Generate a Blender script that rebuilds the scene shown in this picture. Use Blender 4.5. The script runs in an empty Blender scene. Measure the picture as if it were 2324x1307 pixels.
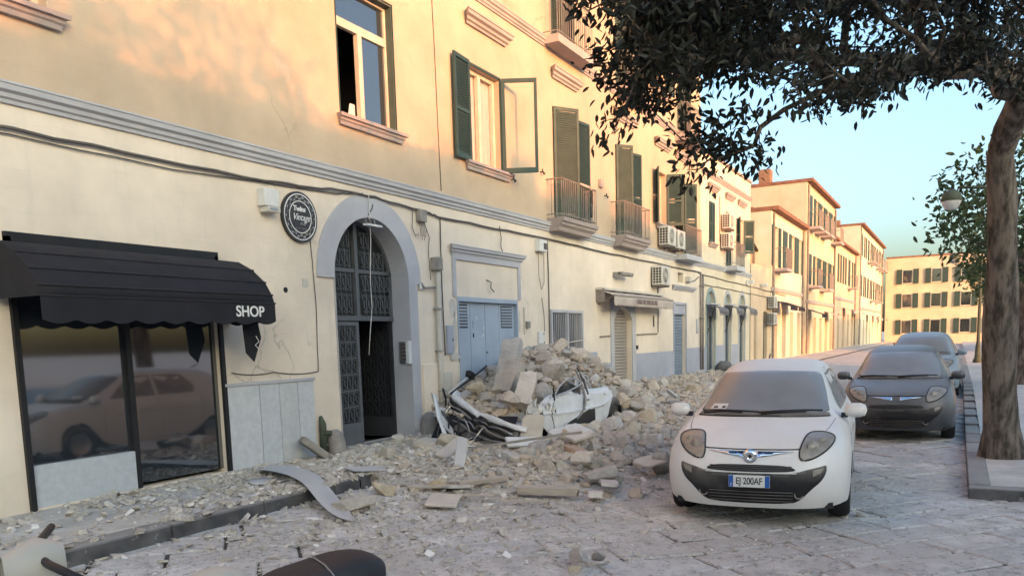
import bpy, bmesh, math, random
import numpy as np
from mathutils import Vector, Matrix, noise
from mathutils.bvhtree import BVHTree
from mathutils.geometry import tessellate_polygon, delaunay_2d_cdt
random.seed(7); RNG = np.random.default_rng(11)
S = bpy.context.scene
COL = S.collection
R = math.radians

# ------------------------------------------------------------------ camera
CAM_LOC = Vector((0.0, -7.2, 1.39))
YAW, PITCH, ROLL, FPX, PPY = 0.500184, -0.123019, -0.0287658, 1850.0, 1001.6
_f = Vector((math.cos(PITCH)*math.cos(YAW), math.cos(PITCH)*math.sin(YAW), math.sin(PITCH)))
_r0 = Vector((math.sin(YAW), -math.cos(YAW), 0)); _u0 = _r0.cross(_f)
_r = _r0*math.cos(ROLL) + _u0*math.sin(ROLL); _u = -_r0*math.sin(ROLL) + _u0*math.cos(ROLL)
cam = bpy.data.cameras.new('camera'); cam_o = bpy.data.objects.new('camera', cam); COL.objects.link(cam_o)
cam.sensor_fit = 'HORIZONTAL'; cam.sensor_width = 36.0; cam.lens = FPX/2324*36.0
cam.shift_y = (PPY-653.5)/2324.0
cam.clip_start = 0.05; cam.clip_end = 2000
cam_o.matrix_world = Matrix(((_r.x, _u.x, -_f.x, CAM_LOC.x), (_r.y, _u.y, -_f.y, CAM_LOC.y), (_r.z, _u.z, -_f.z, CAM_LOC.z), (0, 0, 0, 1)))
S.camera = cam_o

# ------------------------------------------------------------------ sky, sun, exposure
SUN_EL = R(8.0); SUN_H = Vector((0.486, 0.874, 0)).normalized()      # the way the light travels, on plan
w = bpy.data.worlds.new('World'); S.world = w; w.use_nodes = True
nt = w.node_tree; bg = nt.nodes['Background']
sky = nt.nodes.new('ShaderNodeTexSky'); sky.sky_type = 'NISHITA'; sky.sun_disc = False
sky.sun_elevation = SUN_EL; sky.sun_rotation = math.atan2(-SUN_H.x, -SUN_H.y)
sky.altitude = 30; sky.air_density = 1.0; sky.dust_density = 5.0; sky.ozone_density = 1.0
tint = nt.nodes.new('ShaderNodeMixRGB'); tint.blend_type = 'MULTIPLY'; tint.inputs[0].default_value = 1.0; tint.inputs[2].default_value = (0.83, 1.0, 1.20, 1)
nt.links.new(sky.outputs[0], tint.inputs[1]); nt.links.new(tint.outputs[0], bg.inputs[0]); bg.inputs[1].default_value = 0.15
sl = bpy.data.lights.new('sun', 'SUN'); sl.energy = 1.5; sl.color = (1.0, 0.30, 0.075); sl.angle = R(0.6)
so = bpy.data.objects.new('sun', sl); COL.objects.link(so)
_d = Vector((SUN_H.x*math.cos(SUN_EL), SUN_H.y*math.cos(SUN_EL), -math.sin(SUN_EL)))
so.rotation_euler = _d.to_track_quat('-Z', 'Y').to_euler(); so.location = (-20, -40, 20)
S.view_settings.view_transform = 'Standard'; S.view_settings.look = 'None'
S.view_settings.exposure = 2.1; S.view_settings.gamma = 1.0; S.view_settings.use_curve_mapping = False

# ------------------------------------------------------------------ materials
MATS = {}
def lin(c): return tuple(((v/255)/12.92 if v/255 <= 0.04045 else ((v/255+0.055)/1.055)**2.4) for v in c)
def M(name, c1, c2=None, scale=2.0, rough=0.8, bump=0.0, bscale=30.0, rand=0.0, metal=0.0, dust=0.0, coord='Object',
      detail=6.0, spec=0.4, lo=0.35, hi=0.65, ior=1.45, speck=None, bdist=0.01, trans=0.0, stretch=None, dustcol=(0.58, 0.53, 0.46)):
    if name in MATS: return MATS[name]
    m = bpy.data.materials.new(name); m.use_nodes = True; n = m.node_tree.nodes; L = m.node_tree.links
    b = n['Principled BSDF']; b.inputs['Roughness'].default_value = rough; b.inputs['Metallic'].default_value = metal
    b.inputs['Specular IOR Level'].default_value = spec; b.inputs['IOR'].default_value = ior
    if trans: b.inputs['Transmission Weight'].default_value = trans
    tc = n.new('ShaderNodeTexCoord'); src = tc.outputs['Object']
    if coord == 'World':
        g = n.new('ShaderNodeNewGeometry'); src = g.outputs['Position']
    if stretch:
        mp = n.new('ShaderNodeMapping'); mp.inputs['Scale'].default_value = stretch; L.new(src, mp.inputs[0]); src = mp.outputs[0]
    c2 = c2 or tuple(v*0.82 for v in c1)
    nz = n.new('ShaderNodeTexNoise'); nz.inputs['Scale'].default_value = scale; nz.inputs['Detail'].default_value = detail; nz.inputs['Roughness'].default_value = 0.62
    L.new(src, nz.inputs['Vector'])
    rp = n.new('ShaderNodeValToRGB'); rp.color_ramp.elements[0].position = lo; rp.color_ramp.elements[1].position = hi
    rp.color_ramp.elements[0].color = (*c2, 1); rp.color_ramp.elements[1].color = (*c1, 1)
    L.new(nz.outputs[0], rp.inputs[0]); col = rp.outputs[0]
    if rand:
        oi = n.new('ShaderNodeObjectInfo'); hs = n.new('ShaderNodeHueSaturation')
        mr = n.new('ShaderNodeMapRange'); mr.inputs[3].default_value = 1-rand; mr.inputs[4].default_value = 1+rand
        L.new(oi.outputs['Random'], mr.inputs[0]); L.new(mr.outputs[0], hs.inputs['Value']); L.new(col, hs.inputs['Color'])
        mr2 = n.new('ShaderNodeMapRange'); mr2.inputs[3].default_value = 0.45; mr2.inputs[4].default_value = 1.25
        ml = n.new('ShaderNodeMath'); ml.operation = 'FRACT'; mm = n.new('ShaderNodeMath'); mm.operation = 'MULTIPLY'; mm.inputs[1].default_value = 7.31
        L.new(oi.outputs['Random'], mm.inputs[0]); L.new(mm.outputs[0], ml.inputs[0]); L.new(ml.outputs[0], mr2.inputs[0]); L.new(mr2.outputs[0], hs.inputs['Saturation'])
        col = hs.outputs[0]
    if speck:
        n2 = n.new('ShaderNodeTexNoise'); n2.inputs['Scale'].default_value = speck[0]; n2.inputs['Detail'].default_value = 3
        L.new(src, n2.inputs['Vector']); r2 = n.new('ShaderNodeValToRGB'); r2.color_ramp.elements[0].position = speck[1]; r2.color_ramp.elements[1].position = speck[1]+0.06
        L.new(n2.outputs[0], r2.inputs[0]); mx = n.new('ShaderNodeMixRGB'); mx.inputs[2].default_value = (*speck[2], 1)
        L.new(r2.outputs[0], mx.inputs[0]); L.new(col, mx.inputs[1]); col = mx.outputs[0]
    if dust:
        g2 = n.new('ShaderNodeNewGeometry'); sx = n.new('ShaderNodeSeparateXYZ'); L.new(g2.outputs['Normal'], sx.inputs[0])
        n3 = n.new('ShaderNodeTexNoise'); n3.inputs['Scale'].default_value = 3.5; n3.inputs['Detail'].default_value = 7; L.new(src, n3.inputs['Vector'])
        a = n.new('ShaderNodeMath'); a.operation = 'MULTIPLY_ADD'; a.inputs[1].default_value = 0.75; a.inputs[2].default_value = -0.35; L.new(sx.outputs[2], a.inputs[0])
        a2 = n.new('ShaderNodeMath'); a2.operation = 'ADD'; a2.use_clamp = True; L.new(a.outputs[0], a2.inputs[0]); L.new(n3.outputs[0], a2.inputs[1])
        a3 = n.new('ShaderNodeMath'); a3.operation = 'MULTIPLY'; a3.inputs[1].default_value = dust; L.new(a2.outputs[0], a3.inputs[0])
        mx = n.new('ShaderNodeMixRGB'); mx.inputs[2].default_value = (*dustcol, 1); L.new(a3.outputs[0], mx.inputs[0]); L.new(col, mx.inputs[1]); col = mx.outputs[0]
        rr = n.new('ShaderNodeMapRange'); rr.inputs[3].default_value = rough; rr.inputs[4].default_value = 0.9; L.new(a3.outputs[0], rr.inputs[0]); L.new(rr.outputs[0], b.inputs['Roughness'])
    L.new(col, b.inputs['Base Color'])
    if bump:
        nb = n.new('ShaderNodeTexNoise'); nb.inputs['Scale'].default_value = bscale; nb.inputs['Detail'].default_value = 8; nb.inputs['Roughness'].default_value = 0.65; L.new(src, nb.inputs['Vector'])
        bp = n.new('ShaderNodeBump'); bp.inputs['Strength'].default_value = bump; bp.inputs['Distance'].default_value = bdist
        L.new(nb.outputs[0], bp.inputs['Height']); L.new(bp.outputs[0], b.inputs['Normal'])
    MATS[name] = m; return m

def plaster(name, base, stain, patch):
    """old painted render: big soft blotches, drip streaks, fine chalky relief, a few bare patches and hair cracks"""
    m = M(name, base, tuple(v*0.80 for v in base), scale=0.8, rough=0.92, bump=0.35, bscale=55, coord='World', spec=0.2, bdist=0.004)
    n = m.node_tree.nodes; L = m.node_tree.links; b = n['Principled BSDF']; col = b.inputs['Base Color'].links[0].from_socket
    g = n.new('ShaderNodeNewGeometry')
    mp = n.new('ShaderNodeMapping'); mp.inputs['Scale'].default_value = (2.6, 2.6, 0.22); L.new(g.outputs['Position'], mp.inputs[0])
    st = n.new('ShaderNodeTexNoise'); st.inputs['Scale'].default_value = 1.6; st.inputs['Detail'].default_value = 8; st.inputs['Roughness'].default_value = 0.7; L.new(mp.outputs[0], st.inputs['Vector'])
    rp = n.new('ShaderNodeValToRGB'); rp.color_ramp.elements[0].position = 0.53; rp.color_ramp.elements[1].position = 0.80; rp.color_ramp.elements[1].color = (0.85, 0.85, 0.85, 1)
    L.new(st.outputs[0], rp.inputs[0]); mx = n.new('ShaderNodeMixRGB'); mx.inputs[2].default_value = (*stain, 1); L.new(rp.outputs[0], mx.inputs[0]); L.new(col, mx.inputs[1])
    pn = n.new('ShaderNodeTexNoise'); pn.inputs['Scale'].default_value = 0.75; pn.inputs['Detail'].default_value = 9; pn.inputs['Roughness'].default_value = 0.72; L.new(g.outputs['Position'], pn.inputs['Vector'])
    r2 = n.new('ShaderNodeValToRGB'); r2.color_ramp.elements[0].position = 0.62; r2.color_ramp.elements[1].position = 0.67; r2.color_ramp.elements[1].color = (0.7, 0.7, 0.7, 1)
    L.new(pn.outputs[0], r2.inputs[0]); m2 = n.new('ShaderNodeMixRGB'); m2.inputs[2].default_value = (*patch, 1); L.new(r2.outputs[0], m2.inputs[0]); L.new(mx.outputs[0], m2.inputs[1])
    # thin long horizontal joint lines of the render coats
    mp3 = n.new('ShaderNodeMapping'); mp3.inputs['Scale'].default_value = (0.35, 0.35, 7.0); L.new(g.outputs['Position'], mp3.inputs[0])
    vn = n.new('ShaderNodeTexNoise'); vn.inputs['Scale'].default_value = 0.9; vn.inputs['Detail'].default_value = 4; L.new(mp3.outputs[0], vn.inputs['Vector'])
    r3 = n.new('ShaderNodeValToRGB'); e = r3.color_ramp.elements; e[0].position = 0.492; e[1].position = 0.508; e[0].color = (0, 0, 0, 1); e[1].color = (0, 0, 0, 1)
    k = r3.color_ramp.elements.new(0.5); k.color = (0.10, 0.10, 0.10, 1)
    L.new(vn.outputs[0], r3.inputs[0]); m3 = n.new('ShaderNodeMixRGB'); m3.inputs[2].default_value = (*tuple(v*0.62 for v in stain), 1); L.new(r3.outputs[0], m3.inputs[0]); L.new(m2.outputs[0], m3.inputs[1])
    dn = n.new('ShaderNodeTexNoise'); dn.inputs['Scale'].default_value = 1.7; dn.inputs['Detail'].default_value = 6; L.new(g.outputs['Position'], dn.inputs['Vector'])
    va = n.new('ShaderNodeVectorMath'); va.operation = 'MULTIPLY_ADD'; va.inputs[1].default_value = (0.9, 0.9, 0.9); L.new(dn.outputs['Color'], va.inputs[0]); L.new(g.outputs['Position'], va.inputs[2])
    vo = n.new('ShaderNodeTexVoronoi'); vo.feature = 'DISTANCE_TO_EDGE'; vo.inputs['Scale'].default_value = 0.42; L.new(va.outputs[0], vo.inputs['Vector'])
    cr = n.new('ShaderNodeValToRGB'); cr.color_ramp.elements[0].position = 0.0; cr.color_ramp.elements[1].position = 0.0065; cr.color_ramp.elements[0].color = (1, 1, 1, 1); cr.color_ramp.elements[1].color = (0, 0, 0, 1); L.new(vo.outputs['Distance'], cr.inputs[0])
    mk = n.new('ShaderNodeTexNoise'); mk.inputs['Scale'].default_value = 0.45; mk.inputs['Detail'].default_value = 3; L.new(g.outputs['Position'], mk.inputs['Vector'])
    mr = n.new('ShaderNodeMapRange'); mr.inputs[1].default_value = 0.55; mr.inputs[2].default_value = 0.66; mr.inputs[4].default_value = 0.55; L.new(mk.outputs[0], mr.inputs[0])
    mu = n.new('ShaderNodeMath'); mu.operation = 'MULTIPLY'; L.new(cr.outputs[0], mu.inputs[0]); L.new(mr.outputs[0], mu.inputs[1])
    m4 = n.new('ShaderNodeMixRGB'); m4.inputs[2].default_value = (*tuple(v*0.42 for v in stain), 1); L.new(mu.outputs[0], m4.inputs[0]); L.new(m3.outputs[0], m4.inputs[1])
    L.new(m4.outputs[0], b.inputs['Base Color'])
    return m

m_wall = plaster('cream_plaster_light_cut', (0.52, 0.405, 0.295), (0.43, 0.35, 0.275), (0.55, 0.45, 0.36))  # upper wall: same paint as below, darkened to offset the stronger skylight
m_wallg = plaster('cream_plaster_shade_lifted', (0.755, 0.66, 0.545), (0.58, 0.52, 0.45), (0.71, 0.66, 0.59))  # ground floor: same paint, lightened to make up for weaker light low down
m_wall2 = plaster('pale_plaster', (0.68, 0.60, 0.46), (0.55, 0.48, 0.37), (0.64, 0.58, 0.48))
m_wall3 = plaster('peach_plaster', (0.68, 0.52, 0.36), (0.5, 0.42, 0.33), (0.6, 0.54, 0.45))
m_opp = plaster('ochre_plaster', (0.60, 0.50, 0.36), (0.46, 0.38, 0.28), (0.55, 0.48, 0.38))
m_trim = M('grey_trim_paint', (0.45, 0.45, 0.475), (0.375, 0.375, 0.40), scale=1.2, bump=0.15, bscale=40, coord='World', rough=0.85, speck=(3.0, 0.66, (0.42, 0.39, 0.35)))
m_trimw = M('mauve_stone_trim', (0.40, 0.335, 0.315), (0.33, 0.28, 0.265), scale=1.4, bump=0.2, bscale=40, coord='World', rough=0.88)
m_dado = M('blue_grey_dado_paint', (0.375, 0.39, 0.455), (0.31, 0.325, 0.375), scale=1.0, bump=0.2, bscale=45, coord='World', rough=0.88, speck=(2.0, 0.68, (0.46, 0.42, 0.36)))
m_blue = M('blue_door_paint', (0.36, 0.425, 0.51), (0.31, 0.37, 0.445), scale=1.6, bump=0.06, bscale=60, rough=0.5, coord='World', speck=(9, 0.72, (0.30, 0.35, 0.43)))
m_green = M('green_shutter_paint', (0.032, 0.060, 0.053), (0.024, 0.047, 0.042), scale=5, rough=0.55, bump=0.05, coord='World')
m_greeng = M('faded_green_shutter_paint', (0.072, 0.093, 0.074), (0.052, 0.070, 0.058), scale=4, rough=0.65, bump=0.05, coord='World')
m_iron = M('grey_iron_paint', (0.115, 0.123, 0.135), (0.088, 0.094, 0.104), scale=6, rough=0.5, bump=0.1, coord='World', spec=0.5)
m_rail = M('weathered_railing_iron', (0.25, 0.215, 0.195), (0.17, 0.14, 0.125), scale=8, rough=0.7, coord='World')
m_void = M('room_shade_plaster', (0.055, 0.05, 0.05), (0.04, 0.037, 0.038), scale=2, rough=0.9, coord='World')  # near-black colour paints in the shade inside the rooms
m_glass = M('window_glass', (0.025, 0.032, 0.04), (0.02, 0.026, 0.034), scale=1, rough=0.04, spec=0.9, ior=2.0, coord='World')
m_wood = M('cream_window_joinery', (0.58, 0.52, 0.41), (0.48, 0.42, 0.33), scale=6, rough=0.6, coord='World')
m_curtain = M('net_curtain', (0.50, 0.40, 0.36), (0.38, 0.31, 0.28), scale=9, rough=0.9, coord='World', stretch=(9, 9, 0.5))
m_white = M('white_enamel', (0.64, 0.64, 0.63), (0.55, 0.55, 0.53), scale=5, rough=0.45, coord='World')
m_acw = M('aged_white_plastic', (0.54, 0.51, 0.46), (0.48, 0.46, 0.42), scale=4, rough=0.5, coord='World')
m_dark = M('black_plastic', (0.018, 0.018, 0.02), (0.012, 0.012, 0.014), scale=8, rough=0.5)
m_darkd = M('dusty_black_plastic', (0.02, 0.02, 0.022), (0.014, 0.014, 0.016), scale=8, rough=0.5, dust=0.30)
m_rubber = M('tyre_rubber', (0.022, 0.022, 0.024), (0.016, 0.016, 0.017), scale=8, rough=0.85, dust=0.35)
m_steel = M('dull_steel', (0.42, 0.42, 0.42), (0.30, 0.30, 0.30), scale=6, rough=0.4, metal=0.8)
m_chrome = M('chrome', (0.75, 0.78, 0.82), (0.65, 0.68, 0.72), scale=2, rough=0.08, metal=1.0)
m_cable = M('grey_cable', (0.115, 0.10, 0.09), (0.08, 0.07, 0.065), scale=4, rough=0.8, coord='World')
m_cablew = M('white_cable', (0.62, 0.60, 0.56), (0.5, 0.48, 0.44), scale=4, rough=0.7, coord='World')
m_pvc = M('pale_grey_pipe', (0.56, 0.53, 0.47), (0.46, 0.43, 0.38), scale=3, rough=0.7, coord='World')
m_roller = M('brown_grey_roller_slats', (0.40, 0.36, 0.315), (0.33, 0.295, 0.26), scale=2, rough=0.6, coord='World', metal=0.2)
m_rollb = M('blue_grey_roller_slats', (0.235, 0.285, 0.35), (0.19, 0.235, 0.29), scale=2, rough=0.6, coord='World', metal=0.2)
m_awn = M('dusty_beige_canvas', (0.47, 0.405, 0.355), (0.38, 0.325, 0.29), scale=2.2, rough=0.95, bump=0.1, coord='World')
m_awnb = M('black_canvas', (0.018, 0.018, 0.023), (0.012, 0.012, 0.016), scale=3, rough=0.85, bump=0.1, coord='World')
m_awng = M('grey_canvas', (0.19, 0.185, 0.195), (0.14, 0.135, 0.145), scale=3, rough=0.95, coord='World')
m_let = M('white_lettering', (0.74, 0.74, 0.73), (0.68, 0.68, 0.67), scale=4, rough=0.6)
m_letd = M('faded_brown_lettering', (0.205, 0.15, 0.14), (0.17, 0.125, 0.115), scale=9, rough=0.9)
m_stone = M('tuff_rubble_stone', (0.60, 0.515, 0.425), (0.43, 0.365, 0.30), scale=3.2, rough=0.95, bump=0.9, bscale=14, rand=0.24, spec=0.15, speck=(16, 0.66, (0.30, 0.26, 0.215)), bdist=0.02, dust=0.22, dustcol=(0.60, 0.55, 0.48))
m_stonep = M('pinkish_brick_rubble', (0.52, 0.37, 0.29), (0.38, 0.27, 0.21), scale=4, rough=0.95, bump=0.9, bscale=16, rand=0.15, spec=0.15, bdist=0.02, dust=0.35)
m_stoney = M('yellow_tuff_stone', (0.64, 0.545, 0.41), (0.49, 0.415, 0.31), scale=3.2, rough=0.95, bump=0.9, bscale=16, rand=0.12, spec=0.15, speck=(15, 0.67, (0.36, 0.27, 0.18)), bdist=0.02, dust=0.3)
m_stoneg = M('grey_mortar_stone', (0.57, 0.52, 0.455), (0.41, 0.37, 0.325), scale=4, rough=0.95, bump=0.9, bscale=18, rand=0.15, spec=0.15, bdist=0.02, dust=0.3)
m_bed = M('crumbled_plaster_and_dust', (0.60, 0.555, 0.49), (0.40, 0.365, 0.32), scale=7, rough=0.97, bump=1.0, bscale=28, spec=0.1, bdist=0.03, coord='World', detail=10, speck=(38, 0.63, (0.56, 0.53, 0.48)))
m_chip = M('plaster_chips', (0.70, 0.67, 0.62), (0.44, 0.40, 0.355), scale=2.5, rough=0.95, coord='World', detail=3, lo=0.42, hi=0.58)
m_plank = M('weathered_timber', (0.40, 0.345, 0.28), (0.26, 0.225, 0.185), scale=3.0, rough=0.9, bump=0.5, bscale=12, stretch=(1, 9, 9), dust=0.4)
m_tile = M('dusty_floor_slab', (0.54, 0.495, 0.44), (0.44, 0.40, 0.36), scale=4, rough=0.85, bump=0.3, bscale=30, rand=0.12, dust=0.35)
m_sheet = M('grey_sheet_metal', (0.42, 0.435, 0.46), (0.37, 0.38, 0.40), scale=2, rough=0.55, dust=0.35)
m_basalt = M('dusty_basalt_paving', (0.63, 0.60, 0.565), (0.40, 0.382, 0.36), scale=3.4, rough=0.85, bump=1.0, bscale=22, rand=0.10, spec=0.25, coord='World', detail=10, speck=(30, 0.64, (0.62, 0.60, 0.57)), bdist=0.02)
def blotch(m, col, scale, lo, hi, amt):
    n = m.node_tree.nodes; L = m.node_tree.links; b = n['Principled BSDF']; src = b.inputs['Base Color'].links[0].from_socket
    g = n.new('ShaderNodeNewGeometry'); z = n.new('ShaderNodeTexNoise'); z.inputs['Scale'].default_value = scale; z.inputs['Detail'].default_value = 9; z.inputs['Roughness'].default_value = 0.68; L.new(g.outputs['Position'], z.inputs['Vector'])
    r = n.new('ShaderNodeValToRGB'); r.color_ramp.elements[0].position = lo; r.color_ramp.elements[1].position = hi; r.color_ramp.elements[1].color = (amt, amt, amt, 1); L.new(z.outputs[0], r.inputs[0])
    x = n.new('ShaderNodeMixRGB'); x.inputs[2].default_value = (*col, 1); L.new(r.outputs[0], x.inputs[0]); L.new(src, x.inputs[1]); L.new(x.outputs[0], b.inputs['Base Color'])
blotch(m_basalt, (0.44, 0.405, 0.37), 0.55, 0.42, 0.62, 0.75); blotch(m_basalt, (0.22, 0.207, 0.195), 5.0, 0.54, 0.70, 0.6); blotch(m_basalt, (0.15, 0.14, 0.132), 17.0, 0.55, 0.63, 0.6); blotch(m_basalt, (0.74, 0.71, 0.67), 26.0, 0.64, 0.69, 0.7)
m_joint = M('dirt_in_paving_joints', (0.07, 0.062, 0.056), (0.05, 0.045, 0.04), scale=6, rough=0.95, coord='World', bump=0.5)
m_kerb = M('dark_lava_kerb', (0.055, 0.056, 0.062), (0.034, 0.034, 0.038), scale=5, rough=0.8, bump=0.6, bscale=22, coord='World', speck=(12, 0.66, (0.15, 0.148, 0.145)), dust=0.6, dustcol=(0.42, 0.40, 0.37))
m_pave = M('pale_pavement_stone', (0.50, 0.475, 0.44), (0.38, 0.36, 0.33), scale=3, rough=0.9, bump=0.6, bscale=28, coord='World', rand=0.08, speck=(26, 0.62, (0.43, 0.40, 0.36)))
m_marble = M('speckled_grey_marble', (0.50, 0.53, 0.555), (0.42, 0.445, 0.47), scale=14, rough=0.35, coord='World', rand=0.05, speck=(45, 0.6, (0.47, 0.49, 0.51)))
m_bollard = M('worn_grey_stone', (0.30, 0.275, 0.245), (0.20, 0.185, 0.17), scale=6, rough=0.85, bump=0.5, bscale=20, coord='World')
m_carw = M('dusty_white_car_paint', (0.70, 0.69, 0.675), (0.63, 0.615, 0.59), scale=2.2, rough=0.28, spec=0.5, dust=0.26, dustcol=(0.62, 0.585, 0.535))
m_carw2 = M('white_car_paint', (0.74, 0.75, 0.76), (0.62, 0.62, 0.61), scale=3, rough=0.38, spec=0.45, dust=0.35, dustcol=(0.52, 0.48, 0.42))
m_screen = M('dust_coated_windscreen', (0.175, 0.18, 0.19), (0.15, 0.152, 0.158), scale=1.6, rough=0.24, spec=0.6, dust=0.12)
m_lamp = M('dusty_headlamp_lens', (0.30, 0.275, 0.235), (0.20, 0.185, 0.16), scale=9, rough=0.24, spec=0.5)
m_scoot = M('beige_scooter_paint', (0.40, 0.385, 0.33), (0.36, 0.345, 0.30), scale=2, rough=0.45, spec=0.45, dust=0.2)
m_seat = M('dark_seat_vinyl', (0.03, 0.03, 0.033), (0.022, 0.022, 0.025), scale=7, rough=0.6, bump=0.15, bscale=80, spec=0.3)
m_bark = M('grey_brown_bark', (0.19, 0.155, 0.125), (0.05, 0.04, 0.032), scale=11, lo=0.40, hi=0.60, rough=0.95, bump=1.0, bscale=16, bdist=0.03, stretch=(1, 1, 0.3))
m_leaf = M('dark_evergreen_leaf', (0.024, 0.027, 0.018), (0.015, 0.017, 0.012), scale=1.2, rough=0.5, spec=0.3, lo=0.3, hi=0.7)
m_leafb = M('mid_green_leaf', (0.055, 0.085, 0.035), (0.03, 0.05, 0.022), scale=0.8, rough=0.6, spec=0.25, lo=0.3, hi=0.7)
m_roof = M('terracotta_roof_tile', (0.25, 0.12, 0.075), (0.16, 0.085, 0.06), scale=3, rough=0.9, coord='World', bump=0.5, bscale=18)
m_brick = M('brown_brick', (0.27, 0.155, 0.10), (0.19, 0.115, 0.08), scale=6, rough=0.9, coord='World', bump=0.5)
m_platew = M('number_plate_white', (0.62, 0.62, 0.60), (0.56, 0.56, 0.54), scale=3, rough=0.5)
m_plateb = M('number_plate_blue', (0.02, 0.10, 0.36), (0.018, 0.085, 0.3), scale=3, rough=0.5)
m_gpaint = M('hydrant_green', (0.07, 0.085, 0.055), (0.05, 0.06, 0.042), scale=9, rough=0.7, coord='World')
m_amber = M('amber_lens', (0.55, 0.20, 0.06), (0.5, 0.17, 0.05), scale=3, rough=0.3)

# ------------------------------------------------------------------ mesh helpers
ORI = {}
class MB:
    """collects vertices and faces, in world (or thing-local) metres"""
    def __init__(s): s.v = []; s.f = []
    def add(s, vs, fs):
        o = len(s.v); s.v += [tuple(p) for p in vs]; s.f += [tuple(i+o for i in f) for f in fs]; return s
    def box(s, x0, x1, y0, y1, z0, z1, rot=None, c=None):
        vs = [Vector((x, y, z)) for x in (x0, x1) for y in (y0, y1) for z in (z0, z1)]
        if rot is not None:
            c = Vector(c) if c is not None else Vector(((x0+x1)/2, (y0+y1)/2, (z0+z1)/2)); vs = [rot @ (p-c)+c for p in vs]
        return s.add(vs, [(0, 1, 3, 2), (4, 6, 7, 5), (0, 4, 5, 1), (2, 3, 7, 6), (0, 2, 6, 4), (1, 5, 7, 3)])
    def tube(s, pts, r, n=6, cap=True):
        pts = [Vector(p) for p in pts]; rings = []; up = Vector((0.13, 0.21, 1)).normalized(); N = len(pts)
        rr = r if isinstance(r, (list, tuple)) else [r]*N
        a = None
        for i in range(N):
            t = (pts[min(i+1, N-1)]-pts[max(i-1, 0)])
            t = t.normalized() if t.length > 1e-9 else Vector((0, 0, 1))
            if a is None: a = t.cross(up if abs(t.dot(up)) < 0.95 else Vector((1, 0, 0))).normalized()
            else:
                a = (a-t*a.dot(t)); a = a.normalized() if a.length > 1e-6 else t.orthogonal().normalized()
            b = t.cross(a); rings.append([pts[i]+(a*math.cos(2*math.pi*k/n)+b*math.sin(2*math.pi*k/n))*rr[i] for k in range(n)])
        o = len(s.v)
        for q in rings: s.v += [tuple(p) for p in q]
        for i in range(N-1):
            for k in range(n): s.f.append((o+i*n+k, o+i*n+(k+1) % n, o+(i+1)*n+(k+1) % n, o+(i+1)*n+k))
        if cap: s.f.append(tuple(o+k for k in range(n))[::-1]); s.f.append(tuple(o+(N-1)*n+k for k in range(n)))
        return s
    def prism_x(s, prof, x0, x1, miter=0.0):
        """profile [(y, z)] run along x; miter pulls the ends in by that many metres per metre of projection (returned ends)"""
        n = len(prof); vs = [(x0-miter*y, y, z) for y, z in prof]+[(x1+miter*y, y, z) for y, z in prof]
        fs = [(i, (i+1) % n, n+(i+1) % n, n+i) for i in range(n)]+[tuple(range(n))[::-1], tuple(range(n, 2*n))]
        return s.add(vs, fs)
    def plate(s, outline, y0, y1):
        """outline [(x, z)] extruded from y0 (front) to y1"""
        n = len(outline); vs = [(x, y0, z) for x, z in outline]+[(x, y1, z) for x, z in outline]
        tris = tessellate_polygon([[Vector((x, z, 0)) for x, z in outline]])
        fs = [tuple(t) for t in tris]+[tuple(i+n for i in t)[::-1] for t in tris]+[(i, (i+1) % n, n+(i+1) % n, n+i) for i in range(n)]
        return s.add(vs, fs)
    def grid(s, P):
        """P[i][j] points"""
        a, b = len(P), len(P[0]); o = len(s.v)
        for row in P: s.v += [tuple(p) for p in row]
        for i in range(a-1):
            for j in range(b-1): s.f.append((o+i*b+j, o+i*b+j+1, o+(i+1)*b+j+1, o+(i+1)*b+j))
        return s
    def lathe(s, prof, n=16, c=(0, 0, 0)):
        P = [[(c[0]+r*math.cos(2*math.pi*k/n), c[1]+r*math.sin(2*math.pi*k/n), c[2]+z) for k in range(n+1)] for r, z in prof]
        return s.grid(P)
    def mesh(s, name, mat, smooth=False, recalc=True):
        me = bpy.data.meshes.new(name); me.from_pydata(s.v, [], s.f)
        if recalc:
            bm = bmesh.new(); bm.from_mesh(me); bmesh.ops.remove_doubles(bm, verts=bm.verts, dist=1e-5)
            bmesh.ops.recalc_face_normals(bm, faces=bm.faces); bm.to_mesh(me); bm.free()
        if smooth:
            me.shade_smooth()
        me.materials.append(mat); me.update(); return me
    def build(s, name, mat, parent=None, smooth=False, recalc=True, sub=0, bevel=0.0, solid=0.0, autos=None):
        if s.v:
            A = np.array(s.v); lo = A.min(0); hi = A.max(0); o = Vector(((lo[0]+hi[0])/2, (lo[1]+hi[1])/2, lo[2]))
        else: o = Vector((0, 0, 0))
        s.v = [(x-o.x, y-o.y, z-o.z) for x, y, z in s.v]
        me = s.mesh(name, mat, smooth, recalc)
        ob = bpy.data.objects.new(name, me); COL.objects.link(ob); place(ob, o, parent)
        if solid: md = ob.modifiers.new('solid', 'SOLIDIFY'); md.thickness = solid; md.offset = 0
        if bevel: md = ob.modifiers.new('bevel', 'BEVEL'); md.width = bevel; md.segments = 2; md.limit_method = 'ANGLE'; md.angle_limit = R(40)
        if sub: md = ob.modifiers.new('sub', 'SUBSURF'); md.levels = sub; md.render_levels = sub
        if autos is not None: me.set_sharp_from_angle(angle=R(autos))
        return ob
def place(ob, o, parent):
    ORI[ob.name] = Vector(o)
    if parent: ob.parent = parent; ob.location = Vector(o)-ORI[parent.name]
    else: ob.location = o
def tag(o, label=None, cat=None, group=None, kind=None):
    if label: o['label'] = label
    if cat: o['category'] = cat
    if group: o['group'] = group
    if kind: o['kind'] = kind
    return o
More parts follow.
